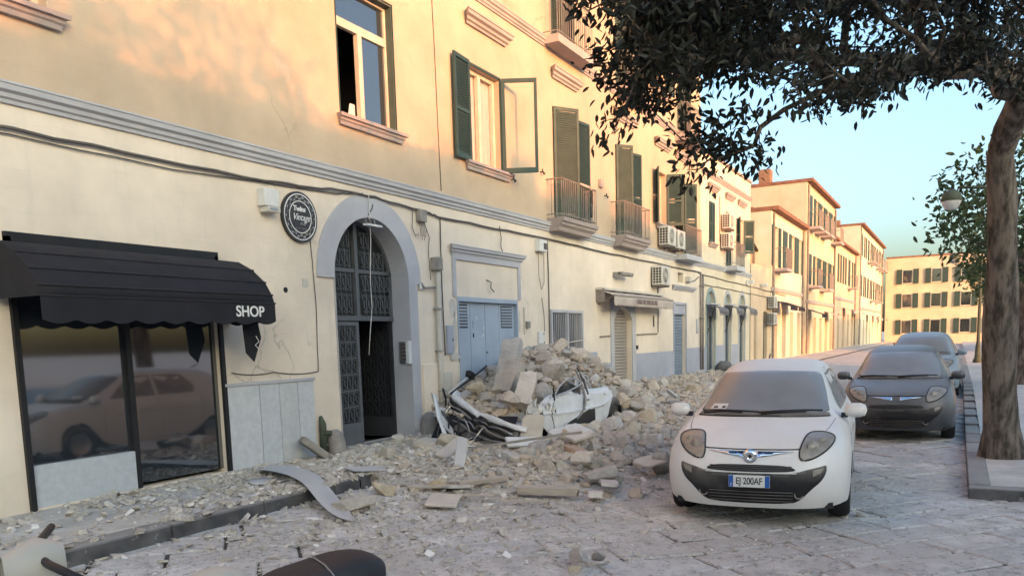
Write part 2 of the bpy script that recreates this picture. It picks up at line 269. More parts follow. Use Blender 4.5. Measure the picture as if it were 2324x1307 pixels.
def thing(name, label, cat, loc, group=None):
    e = bpy.data.objects.new(name, None); COL.objects.link(e); e.location = loc; ORI[e.name] = Vector(loc); e.empty_display_size = 0.2
    return tag(e, label, cat, group)
def inst(name, me, loc, parent=None, rot=(0, 0, 0), scl=(1, 1, 1)):
    ob = bpy.data.objects.new(name, me); COL.objects.link(ob); place(ob, Vector(loc), parent); ob.rotation_euler = rot; ob.scale = scl; return ob
def text_mesh(body, size, mat, depth=0.004, shear=0.0, bold=0.0, spacing=1.0, xs=1.0):
    cu = bpy.data.curves.new('lettering', 'FONT'); cu.body = body; cu.size = size; cu.align_x = 'CENTER'; cu.align_y = 'CENTER'; cu.extrude = depth; cu.shear = shear; cu.offset = bold; cu.space_character = spacing
    t = bpy.data.objects.new('lettering', cu); COL.objects.link(t); bpy.context.view_layer.update()
    me = bpy.data.meshes.new_from_object(t.evaluated_get(bpy.context.evaluated_depsgraph_get())); bpy.data.objects.remove(t); bpy.data.curves.remove(cu)
    me.transform(Matrix.Diagonal((xs, 1, 1, 1))); me.materials.clear(); me.materials.append(mat); return me
def sag(a, b, n=8, d=0.05):
    a, b = Vector(a), Vector(b); return [a.lerp(b, i/n)+Vector((0, 0, -d*4*(i/n)*(1-i/n))) for i in range(n+1)]
def sstep(a, b, x):
    t = min(1, max(0, (x-a)/(b-a))); return t*t*(3-2*t)
def gz(X): return 0.26*sstep(11.5, 23, X)                       # the street climbs gently to the right
def road_z(X, Y): return -0.13-0.052*min(3.8, max(0, -1.65-Y))+gz(X)
def arc(cx, cz, r, a0, a1, n): return [(cx+r*math.cos(R(a0+(a1-a0)*i/n)), cz+r*math.sin(R(a0+(a1-a0)*i/n))) for i in range(n+1)]
# ================================================================== GROUND
def sheet(name, xs, ys, zf, mat):
    mb = MB(); mb.grid([[(x, y, zf(x, y)) for y in ys] for x in xs])
    ob = mb.build(name, mat, recalc=True); tag(ob, kind='structure'); return ob
xs = [-150, -60, -30, -10]+[x*1.0 for x in range(-8, 40)]+[42, 50, 70, 100, 160, 400, 900]
ys = [-400, -150, -60, -30, -20]+[-14+0.5*i for i in range(0, 25)]+[-1.66]
road = sheet('road', xs, ys, lambda x, y: road_z(x, y)-0.045, m_basalt)
ground = sheet('ground', [-150, -40, 0, 40, 100, 400, 900], [0.2, 12, 40, 150, 400], lambda x, y: -0.4, m_pave)

A = R(-42); ca, sa = math.cos(A), math.sin(A)
def slab_mesh(l, wd, k):
    mb = MB(); e = 0.012; t = 0.07; h, q = l/2, wd/2; rnd = random.Random(k)
    o = [(-h, -q), (h, -q), (h, q), (-h, q)]; o = [(x+rnd.uniform(-.012, .012), y+rnd.uniform(-.012, .012)) for x, y in o]
    pts = []                                              # chipped outline, three points a side
    for i in range(4):
        a, b = Vector(o[i]), Vector(o[(i+1) % 4]); nrm = Vector((b-a)).orthogonal().normalized()
        for tt in (0, 0.35, 0.7):
            p = a.lerp(b, tt)+nrm*rnd.uniform(-.006, .006); pts.append(p)
    n = len(pts)
    top = [(p.x*(1-e/h), p.y*(1-e/q), rnd.uniform(-.003, .003)) for p in pts]; mid = [(p.x, p.y, -0.012) for p in pts]; bot = [(p.x, p.y, -t) for p in pts]
    mb.add(top+mid+bot+[(0, 0, 0.002)], [(i, (i+1) % n, 3*n) for i in range(n)]+[(n+i, n+(i+1) % n, (i+1) % n, i) for i in range(n)]+[(2*n+i, 2*n+(i+1) % n, n+(i+1) % n, n+i) for i in range(n)])
    return mb
LV = [0.52, 0.62, 0.72, 0.84, 0.96]; WV = 0.395
variants = [[slab_mesh(l-0.022, WV-0.022, 10*i+k) for k in range(3)] for i, l in enumerate(LV)]
vmesh = [[None]*3 for _ in LV]
slabs = []
for row in range(-48, 30):
    b0 = row*WV; a0 = -22.0+random.uniform(0, 0.8)
    while a0 < 42:
        i = random.choice([0, 1, 2, 2, 3, 3, 4]); l = LV[i]; ac = a0+l/2; bc = b0+WV/2; a0 += l
        X = 4+ac*ca-bc*sa; Y = -4+ac*sa+bc*ca
        if not (-3 < X < 24 and -13 < Y < (-1.35 if X < 7.1 else -1.0)): continue
        slabs.append((X, Y, i, random.randrange(3)))
def px_of(X, Y, Z):
    v = Vector((X, Y, Z))-CAM_LOC; z = v.dot(_f)
    return (1162+FPX*v.dot(_r)/z, PPY-FPX*v.dot(_u)/z, z) if z > 0.3 else (-9999, -9999, 99)
def slab_rank(s):
    x, y, z = px_of(s[0], s[1], -0.25)
    return z if (-150 < x < 2480 and y < 1450 and not (s[1] > -2.2 and s[0] > 8)) else 100+z
slabs.sort(key=slab_rank)
far = MB()
for k, (X, Y, i, v) in enumerate(slabs):
    rot = Matrix.Rotation(0.052 if Y > -5.45 else 0, 3, 'X') @ Matrix.Rotation(R(random.uniform(-.3, .3)), 3, 'Y') @ Matrix.Rotation(A+R(random.uniform(-.7, .7)), 3, 'Z')
    z = road_z(X, Y)+random.uniform(-.004, .004)
    if k < 290:
        if vmesh[i][v] is None: vmesh[i][v] = variants[i][v].mesh('paving_slab', m_basalt)
        ob = inst('paving_slab', vmesh[i][v], (X, Y, z), road); ob.rotation_euler = rot.to_euler()
    else:
        mb = variants[i][v]; far.add([rot @ Vector(p)+Vector((X, Y, z)) for p in mb.v], mb.f)
fo = far.build('paving_slab', m_basalt, road, recalc=False); fo['kind'] = 'stuff'
jb = MB(); jb.grid([[(x, y, road_z(x, y)-0.016) for y in [-13.2, -9, -7, -5.45, -4, -3, -1.7]] for x in [-3.2, 0, 4, 8, 11, 12, 13, 14, 16, 18, 20, 22, 24]]).build('joint_dirt', m_joint, road)

# raised pavement with lava kerb, and the stretch beyond it
pav = sheet('pavement', [-8, -4, 0, 4, 7.05], [-1.45, -0.7, 0.25], lambda x, y: -0.035, m_joint)
px0 = -6.0
while px0 < 7.0:
    for (ya, yb) in ((-1.45, -0.98), (-0.98, -0.5), (-0.5, 0.0)):
        wd = 0.62; x1 = min(px0+wd, 7.04)
        if x1-px0 > 0.12: MB().box(px0+.004, x1-.004, ya+.004, yb-.004, -0.05, random.uniform(-.006, .0)).build('pavement_slab', m_pave, pav, bevel=0.006)
    px0 += 0.62
kx = -6.0
while kx < 6.6:
    l = random.uniform(0.85, 1.15); x1 = min(kx+l, 6.75)
    MB().box(kx+.004, x1-.004, -1.66, -1.454, -0.30, 0.0+random.uniform(-.004, .004)).build('kerb_stone', m_kerb, pav, bevel=0.02); kx = x1
# rounded corner stones that turn in towards the doorway
cc = Vector((6.75, -1.16)); ang = [-90, -55, -20, 5]
for a0, a1 in zip(ang, ang[1:]):
    mb = MB(); n = 4; P = [[], [], [], []]
    for i in range(n+1):
        a = R(a0+(a1-a0)*(i+0.04)/(n+.08)); d = Vector((math.cos(a), math.sin(a)))
        for q, (rr, z) in enumerate(((0.5, -.3), (0.5, 0.0), (0.294, 0.0), (0.294, -.3))): P[q].append((cc.x+d.x*rr, cc.y+d.y*rr, z))
    mb.grid(P[0:2]); mb.grid(P[1:3]); mb.grid(P[2:4]); mb.build('kerb_stone', m_kerb, pav)
MB().box(7.045, 7.252, -1.1, 0.0, -0.3, -0.03).build('kerb_stone', m_kerb, pav, bevel=0.015)
apron = sheet('pavement', [7.0, 8, 9, 10, 11]+[12+i for i in range(22)]+[36, 44, 60, 120], [-1.7, -1.0, -0.4, 0.35], lambda x, y: gz(x)-0.035+0.055*y, m_pave)
# ================================================================== BUILDINGS
def wall_front(name, parent, outline, holes, mat, y=0.0, depth=0.3):
    """flat front with real openings; each opening gets its reveal"""
    loops = [[Vector((x, z, 0)) for x, z in outline]]+[[Vector((x, z, 0)) for x, z in h] for h in holes]
    flat = [p for l in loops for p in l]; tris = tessellate_polygon(loops)
    mb = MB(); mb.add([(p.x, y, p.y) for p in flat], tris)
    for h in holes:
        n = len(h); mb.add([(x, y, z) for x, z in h]+[(x, y+depth, z) for x, z in h], [(i, (i+1) % n, n+(i+1) % n, n+i) for i in range(n)])
    return mb.build(name, mat, parent, recalc=False)
def rect(x0, x1, z0, z1): return [(x0, z0), (x1, z0), (x1, z1), (x0, z1)]
def arched(x0, x1, z0, zs, n=14):
    c = (x0+x1)/2; return [(x0, z0), (x1, z0)]+arc(c, zs, (x1-x0)/2, 0, 180, n)
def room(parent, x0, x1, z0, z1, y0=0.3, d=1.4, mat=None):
    """the room behind an opening: five inner faces, its shade put into their dark colour"""
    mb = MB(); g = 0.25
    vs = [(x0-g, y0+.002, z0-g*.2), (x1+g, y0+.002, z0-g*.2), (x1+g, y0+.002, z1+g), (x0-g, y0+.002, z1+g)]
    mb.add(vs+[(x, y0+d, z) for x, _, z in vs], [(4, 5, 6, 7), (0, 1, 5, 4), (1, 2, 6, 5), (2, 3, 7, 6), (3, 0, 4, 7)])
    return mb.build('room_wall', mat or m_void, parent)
CORN = [(0, 0), (-.03, 0), (-.035, .03), (-.06, .045), (-.065, .08), (-.10, .10), (-.105, .15), (-.115, .15), (-.115, .17), (0, .19)]   # moulding, y out / z up
def moulding(name, parent, x0, x1, z, mat, s=1.0, sz=1.0, ret=True, y=0.0):
    pr = [(y+p[0]*s if i not in (0, len(CORN)-1) else y+0.003, z+p[1]*sz) for i, p in enumerate(CORN)]
    mb = MB(); n = len(pr); m_ = 1.0 if ret else 0.0
    vs = [(x0+m_*(py-y+.115*s), py, pz) for py, pz in pr]+[(x1-m_*(py-y+.115*s), py, pz) for py, pz in pr]
    mb.add(vs, [(i, (i+1) % n, n+(i+1) % n, n+i) for i in range(n)]+[tuple(range(n))[::-1], tuple(range(n, 2*n))])
    return mb.build(name, mat, parent)
def sill(parent, x0, x1, z, mat=None): 
    pr = [(0.003, -.13), (-.05, -.13), (-.06, -.09), (-.08, -.075), (-.085, -.045), (-.12, -.04), (-.125, 0), (0.2, 0.012)]
    mb = MB(); n = len(pr)
    vs = [(x0+(py+.125)*(0.8 if py < 0.1 else 0)+(0.0 if py < .1 else .12), py, z+pz) for py, pz in pr]+[(x1-(py+.125)*(0.8 if py < .1 else 0)-(0.0 if py < .1 else .12), py, z+pz) for py, pz in pr]
    mb.add(vs, [(i, (i+1) % n, n+(i+1) % n, n+i) for i in range(n)]+[tuple(range(n))[::-1], tuple(range(n, 2*n))])
    return mb.build('sill', mat or m_trimw, parent)
def leaf_local(wd, h, rows=None, mid=True, empty=False, rails=0.055):
    """louvred shutter leaf, hinge edge at x=0, face in xz, 35 mm thick"""
    f = MB(); t = 0.018; e = rails
    f.box(0, e, -t, t, 0, h); f.box(wd-e, wd, -t, t, 0, h); f.box(e, wd-e, -t, t, 0, e*1.6); f.box(e, wd-e, -t, t, h-e*1.2, h)
    if mid: f.box(e, wd-e, -t, t, h*.46, h*.46+e*1.1)
    s = MB(); z = e*1.6+.02
    while z < h-e*1.2-.02 and not empty:
        if not (mid and h*.46-.03 < z < h*.46+e*1.1+.01):
            s.add([(e, -.016, z), (wd-e, -.016, z), (wd-e, .014, z+.046), (e, .014, z+.046), (e, -.016, z-.007), (wd-e, -.016, z-.007), (wd-e, .014, z+.039), (e, .014, z+.039)], [(0, 1, 2, 3), (4, 7, 6, 5), (0, 4, 5, 1), (3, 2, 6, 7)])
        z += 0.042
    return f, s
def shutter(parent, hx, z0, h, wd, ang, mat=None, side=1, y=-0.02, mid=True, empty=False):
    """side=+1 leaf runs to the right of its hinge, -1 to the left; ang = degrees swung out from the wall plane"""
    mat = mat or m_green; f, s = leaf_local(wd, h, mid=mid, empty=empty); a = R(ang)
    def tr(p):
        x, yy, z = p; X = x*math.cos(a)-(-yy)*math.sin(a)*0; Y = -x*math.sin(a)
        nx, ny = math.sin(a), math.cos(a)                   # leaf normal
        return (hx+side*(x*math.cos(a)+yy*nx), y-x*math.sin(a)+yy*ny, z0+z)
    f.v = [tr(p) for p in f.v]; s.v = [tr(p) for p in s.v]
    o = f.build('shutter', mat, parent)
    if s.v: so_ = s.build('slat', mat, o); so_['kind'] = 'stuff'
    return o
def win_frame(parent, x0, x1, z0, z1, y=0.16, transom=None, mull=None, mat=None, panes=True, open_left=False, e=0.06, curtain=False):
    mat = mat or m_wood; mb = MB()
    mb.box(x0, x0+e, y, y+.06, z0, z1); mb.box(x1-e, x1, y, y+.06, z0, z1); mb.box(x0+e, x1-e, y, y+.06, z0, z0+e); mb.box(x0+e, x1-e, y, y+.06, z1-e, z1)
    if transom: mb.box(x0+e, x1-e, y-.004, y+.06, transom-.06, transom+.05)
    ztop = transom-.06 if transom else z1-e
    if mull: mb.box(mull-.045, mull+.045, y-.008, y+.06, z0+e, ztop)
    fr = mb.build('window', mat, parent)
    def pane(a, b, c, d): MB().box(a, b, y+.025, y+.033, c, d).build('pane', m_glass, fr)
    m_ = mull or None
    if curtain:
        P = [[(x0+.03+(x1-x0-.06)*i/40, y+.075+.012*math.sin(i*1.9)+.006*math.sin(i*.7), z) for z in (z0+.02, z1-.05)] for i in range(41)]
        MB().grid(P).build('curtain', m_curtain, fr, smooth=True); return fr
    if transom: pane(x0+e, x1-e, transom+.05, z1-e)
    if m_:
        if not open_left: pane(x0+e, m_-.045, z0+e, ztop)
        pane(m_+.045, x1-e, z0+e, ztop)
    else: pane(x0+e, x1-e, z0+e, ztop)
    return fr
BAR = {}
def balcony(parent, x0, x1, zt, d, rail_h, slab_t=0.14, mould=True, mat=None, nb=None, belly=0.0):
    mat = mat or m_trimw
    if mould: pr = [(0.003, zt-.24), (-d*.62, zt-.24), (-d*.70, zt-.17), (-d*.86, zt-.13), (-d*.9, zt-.085), (-d, zt-.075), (-d-.02, zt-.01), (-d-.02, zt), (0.003, zt)]
    else: pr = [(0.003, zt-slab_t), (-d, zt-slab_t), (-d, zt), (0.003, zt)]
    mb = MB(); n = len(pr); k = 0.55 if mould else 0.0
    vs = [(x0+k*(py+d+.02)*(1 if py < 0 and i < n-2 else 0), py, pz) for i, (py, pz) in enumerate(pr)]+[(x1-k*(py+d+.02)*(1 if py < 0 and i < n-2 else 0), py, pz) for i, (py, pz) in enumerate(pr)]
    if mould:
        vs[0] = (vs[1][0], vs[0][1], vs[0][2]); vs[n] = (vs[n+1][0], vs[n][1], vs[n][2])
    mb.add(vs, [(i, (i+1) % n, n+(i+1) % n, n+i) for i in range(n)]+[tuple(range(n))[::-1], tuple(range(n, 2*n))])
    b = mb.build('balcony', mat, parent, bevel=0.004)
    yo = -d+.035; xa, xb = x0+.03, x1-.03; zr = zt+rail_h
    r = MB().tube([(xa, 0, zr), (xa, yo, zr), (xb, yo, zr), (xb, 0, zr)], 0.014, 6); r.build('handrail', m_rail, b)
    r = MB().tube([(xa, 0, zt+.07), (xa, yo, zt+.07), (xb, yo, zt+.07), (xb, 0, zt+.07)], 0.011, 6); r.build('bottom_rail', m_rail, b)
    key = round(rail_h, 3)
    if key not in BAR: BAR[key] = MB().tube([(0, 0, 0.012), (0, 0, rail_h)], 0.0085, 5).mesh('baluster', m_rail)
    nb = nb or int((xb-xa)/0.095)
    for i in range(nb+1): inst('baluster', BAR[key], (xa+(xb-xa)*i/nb, yo, zt), b)
    ns = max(2, int(abs(yo)/0.11))
    for i in range(1, ns):
        for x in (xa, xb): inst('baluster', BAR[key], (x, yo*i/ns, zt), b)
    return b

# ------------------------------------------------ the long cream apartment house
bld = thing('apartment_house', 'long cream plastered house with green shutters, grey string course and arched doorway', 'house', (12, 0, 0))
X0, X1, ZT = -4.0, 25.9, 11.2
P_X0, P_X1, P_S = 8.43, 10.07, 2.30
holes = {
 'win1': rect(8.75, 9.97, 4.40, 6.12), 'win2': rect(12.02, 13.06, 4.36, 5.90), 'bd1': rect(15.22, 16.30, 3.78, 5.95), 'bd2': rect(18.62, 19.52, 3.78, 5.88),
 'win5': rect(21.60, 22.45, 4.42, 5.78), 'bd3': rect(23.32, 24.10, 3.76, 5.78), 'win0': rect(3.6, 4.8, 4.40, 6.12),
 'ub1': rect(15.25, 16.2, 7.16, 9.4), 'ub2': rect(18.7, 19.6, 7.16, 9.4), 'ub3': rect(23.5, 24.4, 7.0, 9.2), 'uw0': rect(8.8, 9.9, 7.9, 9.5), 'uw1': rect(12.05, 13.05, 7.9, 9.5), 'uw2': rect(21.5, 22.4, 7.9, 9.5),
 'portal': arched(P_X0, P_X1, -0.06, P_S, 22), 'garage': rect(11.43, 13.52, -0.03, 2.13), 'grille': rect(14.93, 16.46, 0.55, 1.94),
 'roll1': [(18.37, 0.10), (19.60, 0.10), (19.60, 1.80)]+arc(18.985, 1.37, 0.747, 35.2, 144.8, 10)[1:-1]+[(18.37, 1.80)], 'roll2': rect(23.10, 24.28, 0.16, 2.29), 'vent': rect(23.50, 24.04, 2.93, 3.22),
 'shop': rect(4.25, 6.45, 0.02, 2.35),
}
GF = ('portal', 'garage', 'grille', 'roll1', 'roll2', 'vent', 'shop')
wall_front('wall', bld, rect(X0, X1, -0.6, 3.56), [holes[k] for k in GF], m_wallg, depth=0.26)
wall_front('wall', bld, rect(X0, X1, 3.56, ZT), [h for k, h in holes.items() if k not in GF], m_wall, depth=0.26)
mb = MB(); mb.add([(X0, 0, -.6), (X0, 0, ZT), (X0, 10, ZT), (X0, 10, -.6), (X1, 0, -.6), (X1, 0, ZT), (X1, 10, ZT), (X1, 10, -.6)], [(0, 1, 2, 3), (4, 7, 6, 5), (3, 2, 6, 7)]); mb.build('side_wall', m_wall, bld, recalc=False)
MB().box(X0-.25, X1+.1, -.35, 10.2, ZT, ZT+.18).build('roof', m_roof, bld)
moulding('eaves_cornice', bld, X0-.1, X1+.1, ZT-.36, m_trimw, 2.4, 1.8)
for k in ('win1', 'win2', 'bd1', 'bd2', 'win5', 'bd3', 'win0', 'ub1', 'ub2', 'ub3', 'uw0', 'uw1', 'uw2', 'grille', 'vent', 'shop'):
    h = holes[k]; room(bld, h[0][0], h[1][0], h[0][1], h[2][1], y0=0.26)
# string courses
moulding('string_course', bld, X0, X1, 3.515, m_trim, 0.85, 1.0, ret=False)
moulding('string_course', bld, X0, X1, 6.99, m_trimw, 0.8, 0.95, ret=False)
# lintel hoods over the first-floor openings
for (a, b, z) in ((8.45, 10.35, 6.56), (11.86, 13.42, 6.52), (15.08, 16.52, 6.50), (18.45, 19.95, 6.46), (21.35, 22.75, 6.40), (23.15, 24.5, 6.40), (3.3, 5.1, 6.56)):
    moulding('window_hood', bld, a, b, z, m_trimw, 1.35, 1.15)
# window over the doorway: cream joinery, left casement swung in
win_frame(bld, 8.75, 9.97, 4.40, 6.12, y=0.10, transom=5.63, mull=9.34, open_left=True, e=0.055)
sill(bld, 8.62, 10.12, 4.385)
mb = MB(); mb.box(8.735, 8.749, -.012, .1, 4.40, 6.13); mb.box(9.971, 9.985, -.012, .1, 4.40, 6.13); mb.box(8.735, 9.985, -.012, .1, 6.125, 6.14); mb.build('window_reveal_strip', m_green, bld)
MB().box(9.952, 9.968, -.002, .098, 4.40, 6.118).build('window_reveal', m_greeng, bld); MB().box(8.752, 9.95, -.002, .098, 6.10, 6.118).build('window_reveal', m_greeng, bld)
MB().plate([(9.12, 4.40), (9.29, 4.40), (9.29, 4.66), (9.19, 4.66)], .19, .20).build('leaning_card', m_white, bld)
win_frame(bld, 3.6, 4.8, 4.40, 6.12, y=0.12, transom=5.63, mull=4.2); sill(bld, 3.47, 4.95, 4.385)
# bedroom window with swung shutters
win_frame(bld, 12.02, 13.06, 4.36, 5.90, y=0.10, mull=12.53, curtain=True, e=0.07)
mb = MB(); mb.box(11.985, 12.019, -.02, .08, 4.36, 5.93); mb.box(13.061, 13.10, -.02, .08, 4.36, 5.93); mb.box(11.985, 13.10, -.02, .08, 5.902, 5.94); mb.build('shutter_frame', m_green, bld)
shutter(bld, 11.985, 4.34, 1.60, 0.53, 4, side=-1, y=-.045)
shutter(bld, 13.10, 4.33, 1.60, 0.62, 62, side=1, y=-.03, mid=False, empty=True)
sill(bld, 11.78, 13.36, 4.34)
# balcony doors and their leaves
for (a, b, z0, z1, k) in ((15.22, 16.30, 3.78, 5.95, 1), (18.62, 19.52, 3.78, 5.88, 2)):
    win_frame(bld, a, b, z0, z1, y=0.14, mull=(a+b)/2, curtain=True)
shutter(bld, 15.22, 3.80, 2.16, 0.60, 32, m_greeng, 1, mid=False); shutter(bld, 16.33, 3.80, 2.14, 0.56, 6, m_green, 1, mid=False)
shutter(bld, 18.62, 3.80, 2.08, 0.48, 34, m_greeng, 1, mid=False); shutter(bld, 19.54, 3.80, 2.06, 0.50, 14, m_green, 1)
win_frame(bld, 21.60, 22.45, 4.42, 5.78, y=0.14, mull=22.02, curtain=True); sill(bld, 21.45, 22.6, 4.40)
shutter(bld, 21.58, 4.42, 1.38, 0.42, 25, m_green, -1); shutter(bld, 22.47, 4.42, 1.38, 0.44, 60, m_green, 1)
win_frame(bld, 23.32, 24.10, 3.76, 5.78, y=0.14, mull=23.71, curtain=True)
shutter(bld, 23.30, 3.78, 2.02, 0.40, 48, m_green, -1); shutter(bld, 24.12, 3.78, 2.02, 0.42, 40, m_green, 1)
bal1 = balcony(bld, 14.84, 16.63, 3.76, 0.37, 0.74)
balcony(bld, 18.27, 20.10, 3.76, 0.37, 0.76)
balcony(bld, 23.16, 24.80, 3.70, 0.38, 0.80, slab_t=0.15, mould=False, mat=m_trim)
# top floor
for (a, b, z0, z1) in ((15.25, 16.2, 7.16, 9.4), (18.7, 19.6, 7.16, 9.4), (23.5, 24.4, 7.0, 9.2)):
    win_frame(bld, a, b, z0, z1, y=0.15, mull=(a+b)/2); shutter(bld, a+.01, z0+.02, z1-z0-.03, (b-a)/2-.01, 4, m_greeng, 1, y=.02); shutter(bld, b-.01, z0+.02, z1-z0-.03, (b-a)/2-.01, 35, m_green, -1, y=.02)
for (a, b) in ((8.8, 9.9), (12.05, 13.05), (21.5, 22.4)):
    win_frame(bld, a, b, 7.9, 9.5, y=0.14, mull=(a+b)/2); shutter(bld, a, 7.9, 1.6, .5, 10, m_green, -1); shutter(bld, b, 7.9, 1.6, .5, 10, m_green, 1); sill(bld, a-.14, b+.14, 7.88)
balcony(bld, 14.86, 16.62, 7.17, 0.34, 0.86, slab_t=0.15, mould=False)
balcony(bld, 18.62, 20.1, 7.17, 0.36, 0.86, slab_t=0.15, mould=False)
balcony(bld, 23.26, 24.72, 7.0, 0.38, 0.86, slab_t=0.15, mould=False)

# ---- arched street door
cx = (P_X0+P_X1)/2; r_i = (P_X1-P_X0)/2; r_o = 1.145
pts_o = arc(cx, P_S-.02, r_o, 0, 180, 30); pts_i = arc(cx, P_S, r_i+.003, 0, 180, 30)
ol = [(cx+r_o, 2.27)]+pts_o[0:]+[(cx-r_o, 2.27), (P_X0-.003, 2.27)]+pts_i[::-1]+[(P_X1+.003, -.02), (P_X1+.22, -.02), (P_X1+.22, 2.27)]
MB().plate(ol, -0.028, 0.002).build('arch_surround', m_trim, bld)
loop = arched(P_X0+.004, P_X1-.004, -0.06, P_S, 30); n = len(loop)
mb = MB(); mb.add([(x, -.026, z) for x, z in loop]+[(x, .32, z) for x, z in loop], [(i, (i+1) % n, n+(i+1) % n, n+i) for i in range(1, n)]); mb.build('arch_reveal', m_trim, bld, recalc=False)
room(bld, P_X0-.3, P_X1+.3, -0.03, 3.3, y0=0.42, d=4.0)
MB().box(P_X0, P_X1, -.02, .42, -.1, -.02).build('threshold', m_bollard, bld)
DY = 0.30
def scroll_pts():
    """one wrought panel motif: a flattened S with curled ends"""
    p = []
    for i in range(15): a = R(-120+i*26); rr = 0.007+0.0019*i; p.append((-.004+rr*math.cos(a), 0.140+rr*math.sin(a)*1.2))
    q = [(-x, -z) for x, z in p]
    return p, q
def scroll_mesh(name, mat, hs=1.0):
    mb = MB(); p, q = scroll_pts()
    def rib(pl, wdt=0.0105, d=0.014):
        for a, b in zip(pl, pl[1:]):
            va, vb = Vector(a), Vector(b); t = (vb-va).normalized(); nn = Vector((-t.y, t.x))*wdt/2
            c = [va-nn, vb-nn, vb+nn, va+nn]; mb.add([(k.x, -d/2, k.y*hs) for k in c]+[(k.x, d/2, k.y*hs) for k in c], [(0, 1, 2, 3), (0, 4, 5, 1), (2, 6, 7, 3)])
    rib(p); rib(q); rib([(0.036, -0.195), (0.036, 0.195)], .008); rib([p[-1], (0.0, 0.06), (-0.004, 0), (0.0, -0.06), q[-1]])
    return mb.mesh(name, mat, recalc=False)
SCR = scroll_mesh('scroll', m_iron)
def leafdoor(parent, w_, h_, rows, cols, name, kick=0.30):
    """iron street-door leaf in local x (0..w) and z (0..h)"""
    fr = MB(); e = 0.055
    fr.box(0, e, -.025, .025, 0, h_); fr.box(w_-e, w_, -.025, .025, 0, h_); fr.box(e, w_-e, -.025, .025, h_-e, h_); fr.box(e, w_-e, -.02, .02, 0, kick)
    rh = (h_-e-kick)/rows
    for i in range(1, rows): fr.box(e, w_-e, -.012, .012, kick+i*rh-.009, kick+i*rh+.009)
    return fr, rh, e
half = r_i
def add_leaf(hx, ang, mirror, mi=None, scr=None):
    mi = mi or m_iron; scr = scr or SCR
    w_, h_ = half-0.02, 1.72; fr, rh, e = leafdoor(bld, w_, h_, 6, 5, 'd')
    sg = -1 if mirror else 1; a = R(ang)
    def tr(p): return (hx+sg*(p[0]*math.cos(a))+p[1]*math.sin(a), DY+p[0]*math.sin(a)+p[1]*math.cos(a), p[2]-0.005)
    fr.v = [tr(p) for p in fr.v]; d = fr.build('door_leaf', mi, bld)
    g = MB().box(e, w_-e, .016, .022, .3, h_-e); g.v = [tr(p) for p in g.v]; g.build('pane', m_glassd, d)
    nc = 6
    for i in range(6):
        for j in range(nc):
            x = e+(w_-2*e)*(j+.5)/nc; z = 0.30+(i+.5)*rh
            ob = inst('scroll', scr, tr((x, -0.004, z)), d, scl=(((w_-2*e)/nc)/0.074, 1, rh/0.40)); ob.rotation_euler = (0, 0, (a if not mirror else -a))
    return d
m_glassd = M('dusty_dark_glass', (0.022, 0.024, 0.027), (0.016, 0.018, 0.02), scale=3, rough=0.3, spec=0.5, coord='World')
add_leaf(P_X0+.01, 0, False)
m_iron_shade = M('shaded_iron_paint', (0.035, 0.037, 0.042), (0.026, 0.028, 0.032), scale=6, rough=0.5, coord='World')  # iron of the other leaf, darkened to paint in the doorway's shade
add_leaf(P_X1-.01, 82, True, m_iron_shade, scroll_mesh('scroll', m_iron_shade))
# fixed fanlight grid above the leaves
mb = MB(); zt0 = 1.73
mb.box(P_X0, P_X1, DY-.03, DY+.03, zt0, zt0+.07); mb.box(cx-.035, cx+.035, DY-.032, DY+.03, zt0+.07, P_S+r_i-.02); mb.box(P_X0, P_X1, DY-.02, DY+.02, 2.40, 2.45)
inn = arc(cx, P_S, r_i-.05, 0, 180, 24); out = arc(cx, P_S, r_i+.03, 0, 180, 24)
for i in range(24): mb.add([(inn[i][0], DY-.02, inn[i][1]), (inn[i+1][0], DY-.02, inn[i+1][1]), (out[i+1][0], DY-.02, out[i+1][1]), (out[i][0], DY-.02, out[i][1]), (inn[i][0], DY+.02, inn[i][1]), (inn[i+1][0], DY+.02, inn[i+1][1])], [(0, 1, 2, 3), (0, 4, 5, 1)])
mb.box(P_X0, P_X0+.05, DY-.02, DY+.02, zt0+.07, P_S); mb.box(P_X1-.05, P_X1, DY-.02, DY+.02, zt0+.07, P_S)
fan = mb.build('fanlight', m_iron, bld)
MB().plate([(x, z) for x, z in arched(P_X0+.02, P_X1-.02, zt0+.04, P_S, 22)], DY+.026, DY+.032).build('pane', m_glassd, fan)
for (z, hh) in ((1.97, .30), (2.265, .26), (2.59, .27), (2.86, .26), (3.05, .13)):
    for j in range(14):
        x = P_X0+.06+(P_X1-P_X0-.12)*(j+.5)/14
        if abs(x-cx) < .06: continue
        if z+hh*.5 > P_S and math.hypot(x-cx, z+hh*.42-P_S) > r_i-.06: continue
        inst('scroll', SCR, (x, DY-.004, z), fan, scl=(1.45, 1, hh/.40))
